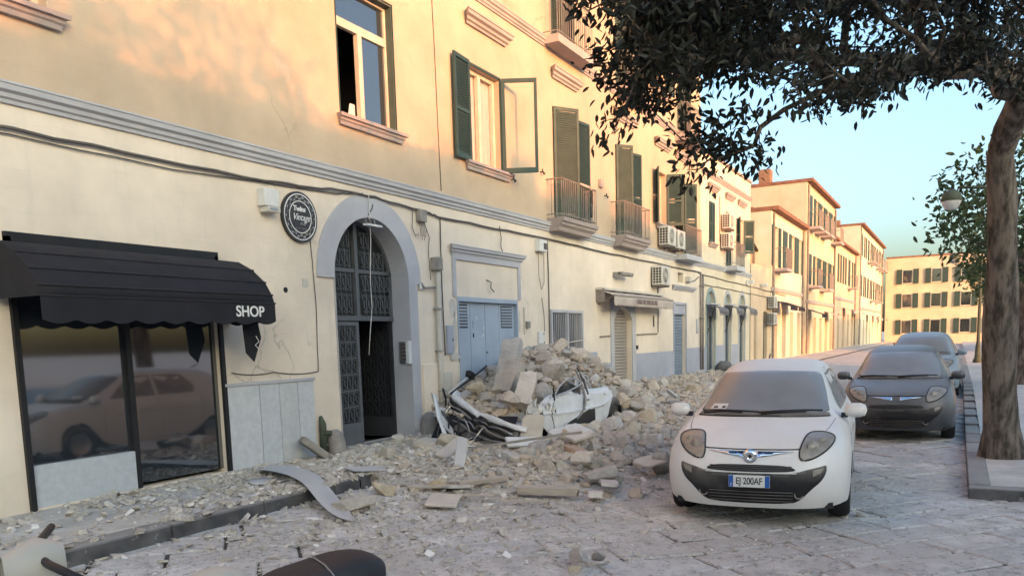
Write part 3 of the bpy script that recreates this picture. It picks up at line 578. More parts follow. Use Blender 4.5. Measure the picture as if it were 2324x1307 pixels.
# ---- blue folding store door with its grey moulded surround
gd = []
seams = [11.46, 11.92, 12.42, 12.92, 13.49]
for i in range(4):
    a, b = seams[i]+.006, seams[i+1]-.006
    p = MB().box(a, b, 0.055, 0.09, 0.0, 2.05).build('door_panel', m_blue, bld, bevel=0.004)
    if i in (0, 3):
        for k in range(7): MB().add([(a+.07, .045, 1.99-k*.052), (b-.09, .045, 1.99-k*.052), (b-.09, .054, 1.955-k*.052), (a+.07, .054, 1.955-k*.052), (a+.07, .0545, 1.99-k*.052), (b-.09, .0545, 1.99-k*.052)], [(0, 1, 2, 3), (0, 4, 5, 1)]).build('louvre_blade', m_blue, p, recalc=False)
        MB().box(a+.06, b-.08, .0535, .0549, 1.62, 2.01).build('louvre_recess', m_dark, p)
    if i == 1:
        MB().box(a+.07, a+.09, .04, .054, 1.62, 1.74).build('pull_handle', m_blue, p); MB().box(a+.07, a+.085, .04, .054, 1.46, 1.53).build('letter_slot', m_dark, p)
        for (u, v, s_) in ((.19, 1.80, .03), (.23, 1.77, .022), (.43, 1.62, .03), (.41, 1.50, .035), (.36, 1.47, .02), (.27, 1.48, .012)):
            MB().plate([(a+u+s_*random.uniform(.5, 1)*math.cos(t*1.05), v+s_*random.uniform(.5, 1.1)*math.sin(t*1.05)) for t in range(6)], 0.0525, 0.0545).build('torn_sticker', m_white, p)
    if i == 2: MB().tube([(a+.03, .03, 1.20), (a+.03, .055, 1.20)], .016, 8).build('lock', m_steel, p); MB().tube([(a+.2, .02, .62), (a+.2, .055, .62)], .03, 8).build('padlock', m_dark, p)
mb = MB(); mb.box(11.432, 11.458, -.02, .1, 0, 2.128); mb.box(13.492, 13.518, -.02, .1, 0, 2.128); mb.box(11.458, 13.492, -.02, .1, 2.055, 2.128); mb.build('door_frame', m_blue, bld)
mb = MB(); mb.box(11.31, 11.40, -.03, .003, 2.13, 2.72); mb.box(13.55, 13.64, -.03, .003, 2.13, 2.72); mb.box(11.31, 13.64, -.032, .003, 2.72, 2.80); mb.build('door_surround', m_trim, bld)
moulding('door_hood', bld, 11.20, 13.76, 2.802, m_trim, 0.95, 0.85)
MB().box(10.36, 11.41, -.035, .003, -.3, 1.07).build('plinth', m_wallg, bld, bevel=.01); MB().box(13.53, 14.9, -.03, .003, -.3, 0.62).build('plinth', m_wall2, bld, bevel=.01)
# ---- barred window
mb = MB(); mb.box(14.9, 16.49, -.045, .02, 1.93, 1.985); mb.box(14.9, 14.955, -.045, .02, .5, 1.93); mb.box(16.43, 16.49, -.045, .02, .5, 1.93); mb.box(15.66, 15.71, -.045, .02, .5, 1.93); gr = mb.build('grille', m_trim, bld)
barm = MB().box(-.007, .007, -.007, .007, 0, 1.40).mesh('bar', m_trim)
for i in range(17):
    x = 14.99+i*.088
    if abs(x-15.685) > .04: inst('bar', barm, (x, -.02, .53), gr)
mb = MB()
for i in range(24): mb.box(14.96, 15.66, .035, .038, .56+i*.058, .563+i*.058); mb.box(15.71, 16.43, .035, .038, .56+i*.058, .563+i*.058)
for i in range(25): mb.box(14.96+i*.06, 14.963+i*.06, .038, .041, .55, 1.93)
ms = mb.build('wire_mesh', m_cable, gr); ms['kind'] = 'stuff'
MB().box(14.94, 16.45, .15, .16, .55, 1.94).build('pane', m_glassd, gr)
MB().tube([(15.72, -.045, 1.32), (16.5, -.055, 1.36)], .012).build('crossbar', m_pvc, gr)
# ---- roller shutters and dado
def roller(parent, x0, x1, z0, z1, y, mat, pitch=0.075, name='roller_shutter'):
    root = MB().box(x0-.02, x1+.02, y+.035, y+.05, z0, z1).build(name, m_dark, parent)
    pr = [(0.03, 0), (0.006, .008), (0.0, .03), (0.006, pitch-.012), (0.03, pitch-.004)]
    sm = MB(); nn = len(pr); wdt = x1-x0
    sm.add([(0, a, b) for a, b in pr]+[(wdt, a, b) for a, b in pr], [(i, i+1, nn+i+1, nn+i) for i in range(nn-1)]); me = sm.mesh('slat', mat)
    z = z0
    while z < z1-pitch*.6: inst('slat', me, (x0, y, z), root); z += pitch
    MB().box(x0+.02, x1-.02, y-.02, y+.03, z0, z0+.06).build('bottom_bar', mat, root)
    return root
roller(bld, 18.38, 19.59, 0.16, 2.16, 0.12, m_roller)
roller(bld, 23.11, 24.27, 0.18, 2.02, 0.10, m_rollb, 0.085)
MB().box(23.105, 24.275, .02, .10, 2.02, 2.285).build('sign_panel', m_dado, bld, bevel=.006)
mb = MB(); mb.box(23.02, 23.10, -.02, .02, .1, 2.36); mb.box(24.28, 24.34, -.02, .02, .1, 2.36); mb.box(23.10, 24.28, -.02, .02, 2.292, 2.36); mb.build('shutter_surround', m_dado, bld)
ol = [(18.16, .1), (18.365, .1), (18.365, 1.80)]+arc(18.985, 1.37, 0.752, 144.8, 35.2, 10)[1:-1]+[(19.605, 1.80), (19.605, .1), (19.85, .1), (19.85, 2.30), (18.16, 2.30)]
MB().plate(ol, -.025, .003).build('shutter_surround', m_trim, bld)
moulding('door_hood', bld, 22.85, 25.15, 2.70, m_trim, 1.0, .8)
for (a, b, z) in ((16.52, 17.30, 1.08), (17.30, 18.155, 0.80), (19.86, 23.015, 0.97), (24.345, 25.9, 1.01)):
    MB().box(a, b, -.022, .003, -.4, z).build('dado', m_dado, bld)
# ---- marble cladding panels of the corner shop front, left of the door
for i, (a, b) in enumerate(((6.50, 6.98), (6.99, 7.30), (7.31, 7.615), (7.625, 7.91))):
    MB().box(a, b, -.03, .003, 0.0, 0.965).build('marble_panel', m_marble, bld, bevel=.003)
MB().box(6.47, 7.93, -.045, .003, .967, 1.0).build('panel_capping', m_trim, bld)
mb = MB(); mb.box(6.452, 6.50, -.04, .1, .0, 2.4); mb.box(4.2, 4.248, -.04, .1, 0, 2.4); mb.box(4.2, 6.5, -.04, .1, 2.352, 2.44); mb.box(5.30, 5.36, 0.0, .1, 0.02, 2.352); sf = mb.build('shop_front', m_dark, bld)
MB().box(4.25, 5.30, .05, .06, .4, 2.35).build('pane', m_glass, sf); MB().box(5.36, 6.452, .05, .06, .06, 2.35).build('pane', m_glass, sf); MB().box(4.25, 5.30, .0, .08, .02, .4).build('stall_riser', m_marble, sf)

# pale filler patches where the render has been made good
for k, (x, z, a, b) in enumerate(((11.30, 1.95, .11, .16), (11.34, 1.55, .06, .34), (11.28, 1.16, .14, .07), (13.60, 1.75, .04, .2))):
    rr = random.Random(k); ol = [(x+a*rr.uniform(.7, 1.15)*math.cos(q*.524), z+b*rr.uniform(.75, 1.1)*math.sin(q*.524)) for q in range(12)]
    MB().plate(ol, -.038 if (z < 1.3) else -.004, .002).build('filler_patch', m_pvc, bld)
# ------------------------------------------------ lower house beyond it, with three arched shop doors
b2 = thing('terrace_house', 'lower pale two-storey house with three arched shop doors and flat parapet roof', 'house', (29.4, 0, 0.2))
hs2 = {'a1': arched(26.62, 27.62, .2, 2.32, 12), 'a2': arched(28.95, 29.85, .2, 2.36, 12), 'a3': arched(31.1, 32.05, .2, 2.38, 12), 'w1': rect(26.88, 27.60, 4.38, 5.69), 'w2': rect(29.15, 29.85, 3.75, 5.63), 'w3': rect(30.95, 31.75, 4.38, 5.6)}
wall_front('wall', b2, rect(25.902, 32.95, -.6, 7.12), list(hs2.values()), m_wall2, depth=.26)
mb = MB(); mb.add([(32.95, 0, -.6), (32.95, 0, 7.12), (32.95, 9, 7.12), (32.95, 9, -.6), (25.902, 9, -.6), (25.902, 9, 7.12)], [(0, 3, 2, 1), (3, 4, 5, 2)]); mb.build('side_wall', m_wall2, b2, recalc=False)
MB().box(25.95, 33.0, -.06, 9.05, 7.12, 7.22).build('parapet_coping', m_trimw, b2, bevel=.01)
moulding('string_course', b2, 25.95, 33.0, 6.42, m_trimw, .8, .9, ret=False); moulding('string_course', b2, 25.95, 33.0, 3.54, m_trim, .8, .9, ret=False)
for (a, b) in ((26.62, 27.95), (28.9, 30.15), (30.7, 32.0)): moulding('window_hood', b2, a, b, 6.04, m_trimw, 1.2, 1.1)
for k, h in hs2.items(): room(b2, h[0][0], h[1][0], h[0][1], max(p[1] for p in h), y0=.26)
win_frame(b2, 26.88, 27.6, 4.38, 5.69, y=.12, mull=27.24); shutter(b2, 26.89, 4.39, 1.29, .35, 2, m_green, 1, y=.0); shutter(b2, 27.59, 4.39, 1.29, .35, 2, m_green, -1, y=.0); sill(b2, 26.75, 27.75, 4.37)
win_frame(b2, 29.15, 29.85, 3.75, 5.63, y=.12, mull=29.5); shutter(b2, 29.16, 3.76, 1.85, .34, 3, m_green, 1, y=.0); shutter(b2, 29.84, 3.76, 1.85, .34, 3, m_green, -1, y=0)
win_frame(b2, 30.95, 31.75, 4.38, 5.6, y=.12, mull=31.35, curtain=True); shutter(b2, 30.93, 4.38, 1.22, .4, 20, m_green, -1); shutter(b2, 31.77, 4.38, 1.22, .42, 50, m_green, 1); sill(b2, 30.8, 31.9, 4.36)
balcony(b2, 28.95, 30.3, 3.75, .42, .78, slab_t=.16, mould=False, mat=m_trim)
m_fan = M('grey_green_fanlight', (0.27, 0.335, 0.335), (0.22, 0.28, 0.28), scale=3, rough=.5, coord='World')
m_shopd = M('blue_grey_joinery', (0.26, 0.30, 0.33), (0.21, 0.245, 0.27), scale=3, rough=.5, coord='World')
for (a, b, zs) in ((26.62, 27.62, 2.32), (28.95, 29.85, 2.36), (31.1, 32.05, 2.38)):
    c = (a+b)/2; rr = (b-a)/2
    fl = MB().plate([(a, zs-.05), (b, zs-.05)]+arc(c, zs, rr, 0, 180, 12), .09, .12).build('fanlight', m_fan, b2)
    mb = MB(); mb.box(a, a+.09, .06, .16, .2, zs-.05); mb.box(b-.09, b, .06, .16, .2, zs-.05); mb.box(a+.09, b-.09, .06, .16, zs-.30, zs-.05); mb.box(c-.03, c+.03, .07, .15, .2, zs-.30); d = mb.build('shop_door', m_shopd, b2)
    MB().box(a+.09, c-.03, .10, .11, .2, zs-.3).build('pane', m_glass, d); MB().box(c+.03, b-.09, .10, .11, .2, zs-.3).build('pane', m_glass, d)
    ro = arc(c, zs, rr+.13, 0, 180, 14); ri = arc(c, zs, rr+.003, 180, 0, 14)
    MB().plate([(b+.003, .1), (b+.13, .1)]+ro+[(a-.13, .1), (a-.003, .1)]+ri, -.02, .003).build('arch_surround', m_fan if a < 28 else m_trim, b2)
for (a, b) in ((25.95, 26.48), (27.76, 28.81), (29.99, 30.96)): MB().box(a, b, -.018, .003, -.4, 1.03).build('dado', m_dado, b2)

# ------------------------------------------------ low house with a roof terrace, and the row that runs on to the end of the street
b3 = thing('terrace_roof_house', 'low peach house with brick roof terrace under a dark sloping canopy', 'house', (34.9, 0, .2))
wall_front('wall', b3, rect(32.952, 36.8, -.6, 4.05), [rect(33.6, 34.1, .2, 2.35), rect(35.4, 36.2, .2, 2.3)], m_wall3, y=-.02, depth=.25)
mb = MB(); mb.add([(36.8, -.02, -.6), (36.8, -.02, 4.05), (36.8, 8, 4.05), (36.8, 8, -.6), (32.952, 8, 4.05), (32.952, -.02, 4.05)], [(0, 3, 2, 1), (1, 2, 4, 5)]); mb.build('side_wall', m_wall3, b3, recalc=False)
room(b3, 33.6, 34.1, .2, 2.35, y0=.24); room(b3, 35.4, 36.2, .2, 2.3, y0=.24)
MB().box(35.4, 36.2, .1, .14, .2, 2.3).build('door', m_green, b3); MB().box(33.6, 34.1, .1, .14, .2, 2.35).build('door', m_shopd, b3)
mb = MB(); mb.box(33.0, 36.8, -.03, .12, 4.052, 4.12); mb.build('parapet_coping', m_wall3, b3)
pb = MB().box(33.3, 36.7, 1.0, 1.16, 4.05, 5.0).build('terrace_wall', m_brick, b3)
mb = MB(); mb.add([(33.0, .5, 6.1), (36.9, .5, 4.95), (36.9, 4.0, 4.95), (33.0, 4.0, 6.1), (33.0, .5, 6.02), (36.9, .5, 4.87), (36.9, 4.0, 4.87), (33.0, 4.0, 6.02)], [(0, 1, 2, 3), (4, 7, 6, 5), (0, 4, 5, 1), (2, 6, 7, 3), (1, 5, 6, 2)]); mb.build('canopy', m_dark, b3)
for x, z in ((33.3, 5.95), (36.6, 4.93)): MB().box(x-.05, x+.05, .6, .7, 4.12, z).build('canopy_post', m_rail, b3)
def row_house(name, label, xa, xb, h, y, mat, nwin, floors=2, back=9, face=-1, group='houses further down the street'):
    """face -1: front looks to -y (our side of the street); +1: looks to +y"""
    o = thing(name, label, 'house', ((xa+xb)/2, y, gz(xa)), group)
    hol = []; fl = h/floors; step = (xb-xa)/nwin
    for f_ in range(floors):
        for i in range(nwin):
            c = xa+step*(i+.5); hol.append((c-.5, c+.5, f_*fl+(.25 if f_ == 0 else fl*.30), f_*fl+fl*(.72 if f_ == 0 else .82)))
    w_ = wall_front('wall', o, rect(xa, xb, -.6, h), [rect(*q) for q in hol], mat, y=y, depth=.2*(-face))
    y2 = y-face*back
    mb = MB(); mb.add([(xa, y, -.6), (xa, y, h), (xa, y2, h), (xa, y2, -.6), (xb, y, -.6), (xb, y, h), (xb, y2, h), (xb, y2, -.6)], [(0, 1, 2, 3), (4, 7, 6, 5), (3, 2, 6, 7), (1, 5, 6, 2)]); mb.build('side_wall', mat, o, recalc=False)
    MB().box(xa-.05, xb+.05, min(y+face*.3, y2), max(y+face*.3, y2), h+.003, h+.16).build('roof', m_roof, o)
    for q in hol:
        yy = y-face*.19
        p = MB().box(q[0], q[1], min(yy, yy-face*.05), max(yy, yy-face*.05), q[2], q[3]).build('window', m_wood if q[2] > 1 else m_shopd, o)
        ys_ = yy+face*.012
        MB().box(q[0]+.08, q[1]-.08, min(yy, ys_), max(yy, ys_), q[2]+.08, q[3]-.08).build('pane', m_glass, p)
        if q[2] > 1:
            for s_ in (-1, 1):
                cl_ = (int(q[0]*13+q[2]*7) % 10) < 4; a = (q[0]-.5 if not cl_ else q[0]) if s_ < 0 else (q[1] if not cl_ else q[1]-.5); ya, yb = sorted((y+face*.005, y+face*.045)); MB().box(a, a+.5, ya, yb, q[2], q[3]).build('shutter', m_green, o)
    rr = random.Random(int(xa*7)); 
    for i in range(nwin):
        c = xa+step*(i+.5)
        for f_ in range(1, floors):
            if rr.random() < .42:
                z = f_*fl+fl*.26; ya, yb = sorted((y+face*.003, y+face*.6)); bq = MB().box(c-.8, c+.8, ya, yb, z-.12, z).build('balcony', m_trimw, o); yr = y+face*.56
                MB().tube([(c-.76, y, z+.85), (c-.76, yr, z+.85), (c+.76, yr, z+.85), (c+.76, y, z+.85)], .02, 5).build('handrail', m_rail, bq)
                rb = MB()
                for k in range(12): rb.tube([(c-.76+1.52*k/11, yr, z), (c-.76+1.52*k/11, yr, z+.85)], .012, 4)
                rb = rb.build('baluster', m_rail, bq); rb['kind'] = 'stuff'
        if rr.random() < .4:
            ya, yb = sorted((y+face*.004, y+face*.75)); zc = fl*.76; aw = MB().add([(c-.9, y+face*.004, zc+.3), (c+.9, y+face*.004, zc+.3), (c+.9, y+face*.8, zc), (c-.9, y+face*.8, zc), (c+.9, y+face*.8, zc-.16), (c-.9, y+face*.8, zc-.16)], [(0, 1, 2, 3), (3, 2, 4, 5)]).build('awning', (m_awn, m_awng, m_awnb)[rr.randrange(3)], o, solid=.01)
    for x_ in (xa+.25, xb-.25): MB().tube([(x_, y+face*.06, gz(xa)), (x_, y+face*.06, h-.1)], .05, 6).build('downpipe', m_rail, o)
    for k in range(max(1, int((xb-xa)/6))): x_ = rr.uniform(xa+1, xb-1); MB().box(x_-.35, x_+.35, y-face*2.4-.3, y-face*2.4+.3, h, h+1.1).build('chimney', m_brick, o)
    za, zb = fl-.1, fl+.08; ya, yb = sorted((y-face*.003, y+face*.06)); MB().box(xa, xb, ya, yb, za, zb).build('string_course', m_trimw, o)
    return o
row_house('street_house', 'cream house after the terrace, first of the far row on the shutters side', 36.81, 45.0, 6.6, -.05, m_wall2, 4)
row_house('street_house', 'tall ochre house, second of the far row on the shutters side', 45.01, 56, 9.0, -.2, m_opp, 5, 3)
row_house('street_house', 'peach house, third of the far row on the shutters side', 56.01, 70, 7.2, 0.0, m_wall3, 5)
row_house('street_house', 'last pale house of the far row before the street bends', 70.01, 92, 9.5, -.3, m_wall2, 8, 3)
e_ = row_house('street_house', 'ochre house that closes the far end of the street', 92.3, 96, 8.5, -40, m_opp, 2, 3, 39.4, -1)
for zz in (1.6, 4.2, 6.6):
    for k in range(9):
        yy = -2.6-k*2.6; p = MB().box(92.20, 92.32, yy-.5, yy+.5, zz-.7, zz+.75).build('window', m_wood, e_); MB().box(92.17, 92.20, yy-.4, yy+.4, zz-.6, zz+.65).build('pane', m_glass, p)
        for sg in (-1, 1): MB().box(92.14, 92.19, yy+sg*.76-.25, yy+sg*.76+.25, zz-.7, zz+.75).build('shutter', m_green, e_)
# houses across the street, behind and beside the camera: they shade the lower part of the front
OY = -26.0
row_house('facing_house', 'ochre two-storey house across the street behind the camera', -60, -12.0, 8.15, OY, m_opp, 14, 2, 9, 1, 'houses across the street')
row_house('facing_house', 'cream two-storey house across the street beside the camera', -11.99, 18.6, 8.2, OY, m_wall2, 11, 2, 9, 1, 'houses across the street')
row_house('facing_house', 'low cream house across the street past the gap', 48, 66, 5.0, OY+8.0, m_wall3, 6, 1, 8, 1, 'houses across the street')

# ================================================================== THINGS FIXED TO THE WALLS
def cable(label, pts, r=0.012, mat=None, name='cable', n=5):
    return tag(MB().tube(pts, r, n).build(name, mat or m_cable, smooth=True), label, 'cable', 'cables on the house front')
def wav(pts, a=.01, k=6):
    out = []
    for p, q in zip(pts, pts[1:]):
        p, q = Vector(p), Vector(q)
        for i in range(k): out.append(p.lerp(q, i/k)+Vector((random.uniform(-a, a)*.5, 0, random.uniform(-a, a))))
    return out+[Vector(pts[-1])]
cable('thick bundled cable clipped under the string course', wav([(4.0, -.03, 3.30), (7.3, -.03, 3.32), (9.0, -.04, 3.42), (10.6, -.03, 3.36), (11.0, -.03, 3.33), (14.9, -.035, 3.36), (19, -.03, 3.33), (25.9, -.03, 3.34)], .012, 9), .016)
cable('thin second cable sagging beside the sign', wav([(4.0, -.02, 3.26), (6, -.02, 3.24), (8.6, -.02, 3.36), (9.1, -.03, 3.43)], .008), .007)
cable('thin cable along the low house above its arches', wav([(25.9, -.02, 2.98), (29, -.02, 2.98), (33, -.02, 2.94), (36.5, -.05, 2.9)], .01), .012)
cable('cable along the low house under its string course', wav([(25.9, -.02, 3.3), (29, -.02, 3.25), (33, -.02, 3.22), (40, -.09, 3.1)], .01), .014)
cable('black vertical cable beside the white downpipe', wav([(11.0, -.02, 3.34), (10.98, -.02, 2.4), (11.0, -.02, 1.18)], .006), .010)
cable('long vertical cable left of the barred window', wav([(14.83, -.02, 3.32), (14.85, -.02, 2.4), (14.83, -.02, .9)], .005), .011)
cable('thin vertical wire beside the top window', wav([(11.02, -.012, 6.55), (11.05, -.012, 4.9), (11.08, -.012, 3.75)], .006), .006)
cable('thin vertical wire from the round sign to the ground cable', wav([(8.02, -.012, 2.72), (8.06, -.012, 1.9), (8.03, -.012, 1.07)], .006), .006)
cable('thin drooping wire above the marble panels', sag((6.6, -.012, 1.12), (7.25, -.012, 1.10), 8, .03)+sag((7.25, -.012, 1.10), (8.03, -.012, 1.07), 8, .03)[1:], .006)
cable('white cable hanging loose in front of the arched door', [(9.18, -.06, 3.42), (9.18, -.06, 3.1), (9.19, -.05, 2.8), (9.14, -.05, 2.3), (9.15, -.05, 1.9), (9.10, -.04, 1.6), (9.09, .0, 1.25)], .0065, m_cablew)
cable('thin loop of wire from the junction box', [(10.25, -.03, 3.34), (10.22, -.03, 3.1), (10.30, -.03, 2.98), (10.38, -.03, 3.02)], .006)
cable('thin cable curving from the junction box to the pipe head', wav([(10.52, -.03, 3.24), (10.66, -.03, 3.0), (10.62, -.03, 2.75), (10.66, -.03, 2.35)], .01), .006)
cable('dangling wire stub above the blue store door', [(12.9, -.02, 3.40), (12.92, -.04, 3.2), (12.88, -.05, 3.05), (12.97, -.05, 2.90)], .008)
cable('frayed black wire over the blue store door', [(12.40, -.01, 2.44), (12.48, -.06, 2.40), (12.44, -.07, 2.30), (12.54, -.08, 2.24)], .010)
cable('looped wire hanging from the white switch box', [(14.36, -.05, 3.10), (14.38, -.04, 2.6), (14.48, -.04, 2.36), (14.60, -.04, 2.5), (14.62, -.04, 3.1)], .006)
cable('loose wire above the white meter door', [(14.52, -.02, 2.2), (14.6, -.02, 1.9), (14.62, -.02, 1.6), (14.58, -.02, 1.45), (14.52, -.05, 1.52)], .006)
cable('vertical conduit right of the shop awning', wav([(21.62, -.02, 3.3), (21.65, -.02, 2.2), (21.62, -.02, 1.5)], .005), .012)
cable('thin wire on the far house beside the shutter', [(28.2, -.02, 6.0), (28.22, -.02, 4.5)], .012)
for (x, z0, z1, lab) in ((25.75, 0.3, 3.35, 'left of the paired brown pipes at the house joint'), (26.02, 0.3, 3.3, 'right of the paired brown pipes at the house joint')):
    t = thing('wall_pipe', lab, 'pipe', (x, -.06, z0), 'pipes at the house joint')
    MB().tube([(x, -.05, z0), (x, -.05, z1)], .028, 8).build('pipe', m_rail, t, smooth=True)
    for z in (.9, 1.9, 2.9): MB().box(x-.045, x+.045, -.09, 0, z, z+.03).build('bracket', m_rail, t)
t = thing('downpipe', 'pale grey plastic downpipe between arched door and blue store door', 'pipe', (10.78, -.06, 0.0))
MB().tube([(10.80, -.07, 2.52), (10.80, -.07, 2.3), (10.78, -.07, 1.2), (10.77, -.07, 0.05)], [.035, .042, .042, .042], 10).build('pipe', m_pvc, t, smooth=True)
MB().box(10.70, 10.84, -.15, -.003, 2.50, 2.70).build('hopper', m_bollard, t, bevel=.015)
for z in (1.9, 1.25, .62): MB().box(10.73, 10.83, -.125, 0, z, z+.025).build('bracket', m_steel, t)
t = thing('wall_tap', 'small pipe stub reaching from the door surround to the downpipe', 'pipe', (10.45, -.05, 2.22)); MB().tube([(10.40, -.02, 2.30), (10.43, -.06, 2.22), (10.72, -.06, 2.24)], .018, 6).build('pipe', m_bollard, t, smooth=True)
# round shop sign
t = thing('round_sign', 'round black shop sign with white rings reading Twins Vintage', 'sign', (7.83, -.03, 2.68)); sc = (7.83, 2.97)
def disc(r, y0, y1, n=48): return MB().plate([(sc[0]+r*math.cos(2*math.pi*i/n), sc[1]+r*math.sin(2*math.pi*i/n)) for i in range(n)], y0, y1)
m_signk = M('black_sign_board', (0.045, 0.042, 0.045), (0.03, 0.028, 0.03), scale=5, rough=.5)
disc(.305, -.045, -.004).build('board', m_signk, t, bevel=.004)
def ring(r0, r1, y, n=56):
    mb = MB()
    for i in range(n):
        a, b = 2*math.pi*i/n, 2*math.pi*(i+1)/n
        c = [(sc[0]+r*math.cos(q), sc[1]+r*math.sin(q)) for r, q in ((r0, a), (r1, a), (r1, b), (r0, b))]
        mb.add([(x, y, z) for x, z in c]+[(x, y+.004, z) for x, z in c], [(0, 1, 2, 3), (0, 4, 7, 3), (1, 2, 6, 5)])
    return mb
ring(.268, .279, -.0485).build('ring', m_let, t); ring(.185, .194, -.0485).build('ring', m_let, t)
dots = MB()
for i in range(28):
    a = 2*math.pi*i/28; rr = .23+.012*(-1)**i; s_ = .008 if i % 2 else .012
    c = (sc[0]+rr*math.cos(a), sc[1]+rr*math.sin(a)); dots.plate([(c[0]+s_*math.cos(q*1.047), c[1]+s_*math.sin(q*1.047)) for q in range(6)], -.0485, -.046)
    for sg in (-1, 1):
        pl = [(sc[0]+(rr+.018*math.sin(u*1.3)*sg)*math.cos(a+sg*u*.028), sc[1]+(rr+.018*math.sin(u*1.3)*sg)*math.sin(a+sg*u*.028)) for u in range(5)]
        dots.tube([(x, -.047, z) for x, z in pl], .0022, 4)
fl_ = dots.build('floral_border', m_steel, t); fl_['kind'] = 'stuff'
def letter(parent, body, size, x, y, z, mat, shear=0, bold=0, name='lettering', xs=1.0, rot=(R(90), 0, 0), depth=.002):
    return inst(name, text_mesh(body, size, mat, depth, shear, bold, xs=xs), (x, y, z), parent, rot)
letter(t, 'Twins', .088, 7.815, -.049, 3.065, m_let, .1, .0022)
letter(t, 'Vintage', .118, 7.84, -.049, 2.965, m_let, .42, -.0004, xs=.86)
letter(t, 'shop', .052, 7.86, -.049, 2.893, m_steel, .35)
mb = MB()
for k in range(5): mb.tube([(7.75+k*.04+.014*math.cos(u), -.047, 2.835-.012*abs(k-2)*.3+.012*math.sin(u)) for u in [j*.8 for j in range(8)]], .002, 4)
mb.build('flourish', m_steel, t)
# alarm box
t = thing('alarm_box', 'white alarm siren box left of the round sign', 'alarm box', (7.3, -.06, 2.96)); MB().box(7.17, 7.40, -.13, -.003, 3.02, 3.22).build('cover', m_white, t, bevel=.012); MB().box(7.19, 7.39, -.15, -.02, 2.955, 3.015).build('base', m_acw, t, bevel=.006); MB().box(7.22, 7.34, -.155, -.15, 2.975, 3.0).build('label_strip', m_steel, t)
tag(MB().tube([(7.54, -.012, 2.08), (7.54, .004, 2.08)], .032, 12).build('wall_vent', m_dark), 'small round dark vent hole in the wall under the round sign', 'vent')
tag(MB().box(7.84, 7.94, -.008, -.002, 2.13, 2.23).build('number_tile', m_pvc), 'small square house number tile beside the arched door', 'number tile')
t = thing('number_tile', 'white house number tile on the right side of the door arch', 'number tile', (10.45, -.03, 2.2)); MB().box(10.34, 10.44, -.036, -.03, 2.20, 2.29).build('tile', m_white, t)
# lamp and junction box over the door
t = thing('broken_lamp', 'broken white lamp bracket hanging inside the top of the door arch', 'lamp', (9.15, -.05, 2.95))
MB().box(9.0, 9.32, -.16, -.08, 2.99, 3.015).build('lamp_tray', m_white, t); MB().tube([(9.18, .0, 3.14), (9.16, -.1, 3.05), (9.12, -.12, 3.0)], .01).build('arm', m_cable, t); MB().tube([(9.18, -.02, 3.14), (9.24, -.06, 3.24), (9.24, -.08, 3.30)], .008).build('loose_wire', m_cable, t); MB().tube([(9.03, -.12, 3.015), (9.0, -.12, 3.08)], .008).build('prong', m_steel, t); MB().tube([(9.22, -.12, 3.015), (9.19, -.12, 3.08)], .008).build('prong', m_steel, t)
def wall_box(name, label, cat, x0, x1, z0, z1, d=.09, mat=None, door=False, extra=None):
    t = thing(name, label, cat, ((x0+x1)/2, -.02, z0)); MB().box(x0, x1, -d, -.003, z0, z1).build('casing', mat or m_pvc, t, bevel=.008)
    if door: MB().box(x0+.02, x1-.02, -d-.006, -d, z0+.02, z1-.02).build('door', mat or m_pvc, t, bevel=.003); MB().box(x1-.05, x1-.035, -d-.014, -d-.006, (z0+z1)/2-.02, (z0+z1)/2+.02).build('latch', m_dark, t)
    return t
j = wall_box('junction_box', 'old grey junction box with dangling wires right of the arch', 'junction box', 10.36, 10.54, 3.2, 3.38, .09, m_bollard)
for k in range(5): MB().tube([(10.38+k*.035, -.05, 3.2), (10.37+k*.04, -.07, 3.1), (10.40+k*.03, -.06, 2.98-.05*(k % 2))], .005, 4).build('wire', m_cable, j)
wall_box('meter_cabinet', 'grey blue meter cabinet door left of the blue store door', 'meter cabinet', 11.06, 11.26, 1.20, 1.66, .03, m_dado, True)
t = wall_box('switch_box', 'white electrical switch box high on the wall right of the blue door', 'switch box', 14.30, 14.62, 3.08, 3.30, .12, m_white); MB().box(14.46, 14.59, -.128, -.12, 3.12, 3.24).build('window', m_cable, t)
wall_box('meter_cabinet', 'white meter cabinet door between blue door and barred window', 'meter cabinet', 14.33, 14.60, 1.12, 1.55, .03, m_white, True)
t = wall_box('bell_box', 'small grey bell box on the wall right of the blue door', 'bell', 13.83, 13.94, 1.62, 1.74, .06, m_bollard); MB().tube([(13.76, -.02, 1.5), (13.76, -.02, 2.0)], .012).build('conduit', m_pvc, t)
wall_box('patch_panel', 'pale repair panel low on the wall beside the downpipe', 'panel', 10.84, 11.16, .30, .92, .045, m_pvc)
t = thing('intercom', 'steel intercom panel with name plates on the right door reveal', 'intercom', (10.0, .1, 1.1))
MB().box(10.03, 10.066, .02, .17, 1.10, 1.42).build('panel', m_steel, t, bevel=.004); MB().box(9.99, 10.07, -.03, .02, 1.09, 1.43).build('hood', m_white, t)
for i in range(5): MB().box(10.024, 10.03, .05, .14, 1.14+i*.055, 1.175+i*.055).build('name_plate', m_cable, t)
wall_box('telephone_box', 'small pinkish telephone junction box between the two lower balconies', 'junction box', 17.55, 17.72, 4.75, 4.92, .07, m_trimw)
t = thing('wall_lamp', 'grey oblong wall lamp above the beige shop awning', 'lamp', (18.85, -.1, 2.83)); MB().box(18.35, 18.45, -.2, -.003, 2.82, 2.92).build('bracket', m_bollard, t); MB().box(18.35, 19.1, -.26, -.12, 2.84, 2.92).build('housing', m_bollard, t, bevel=.02)
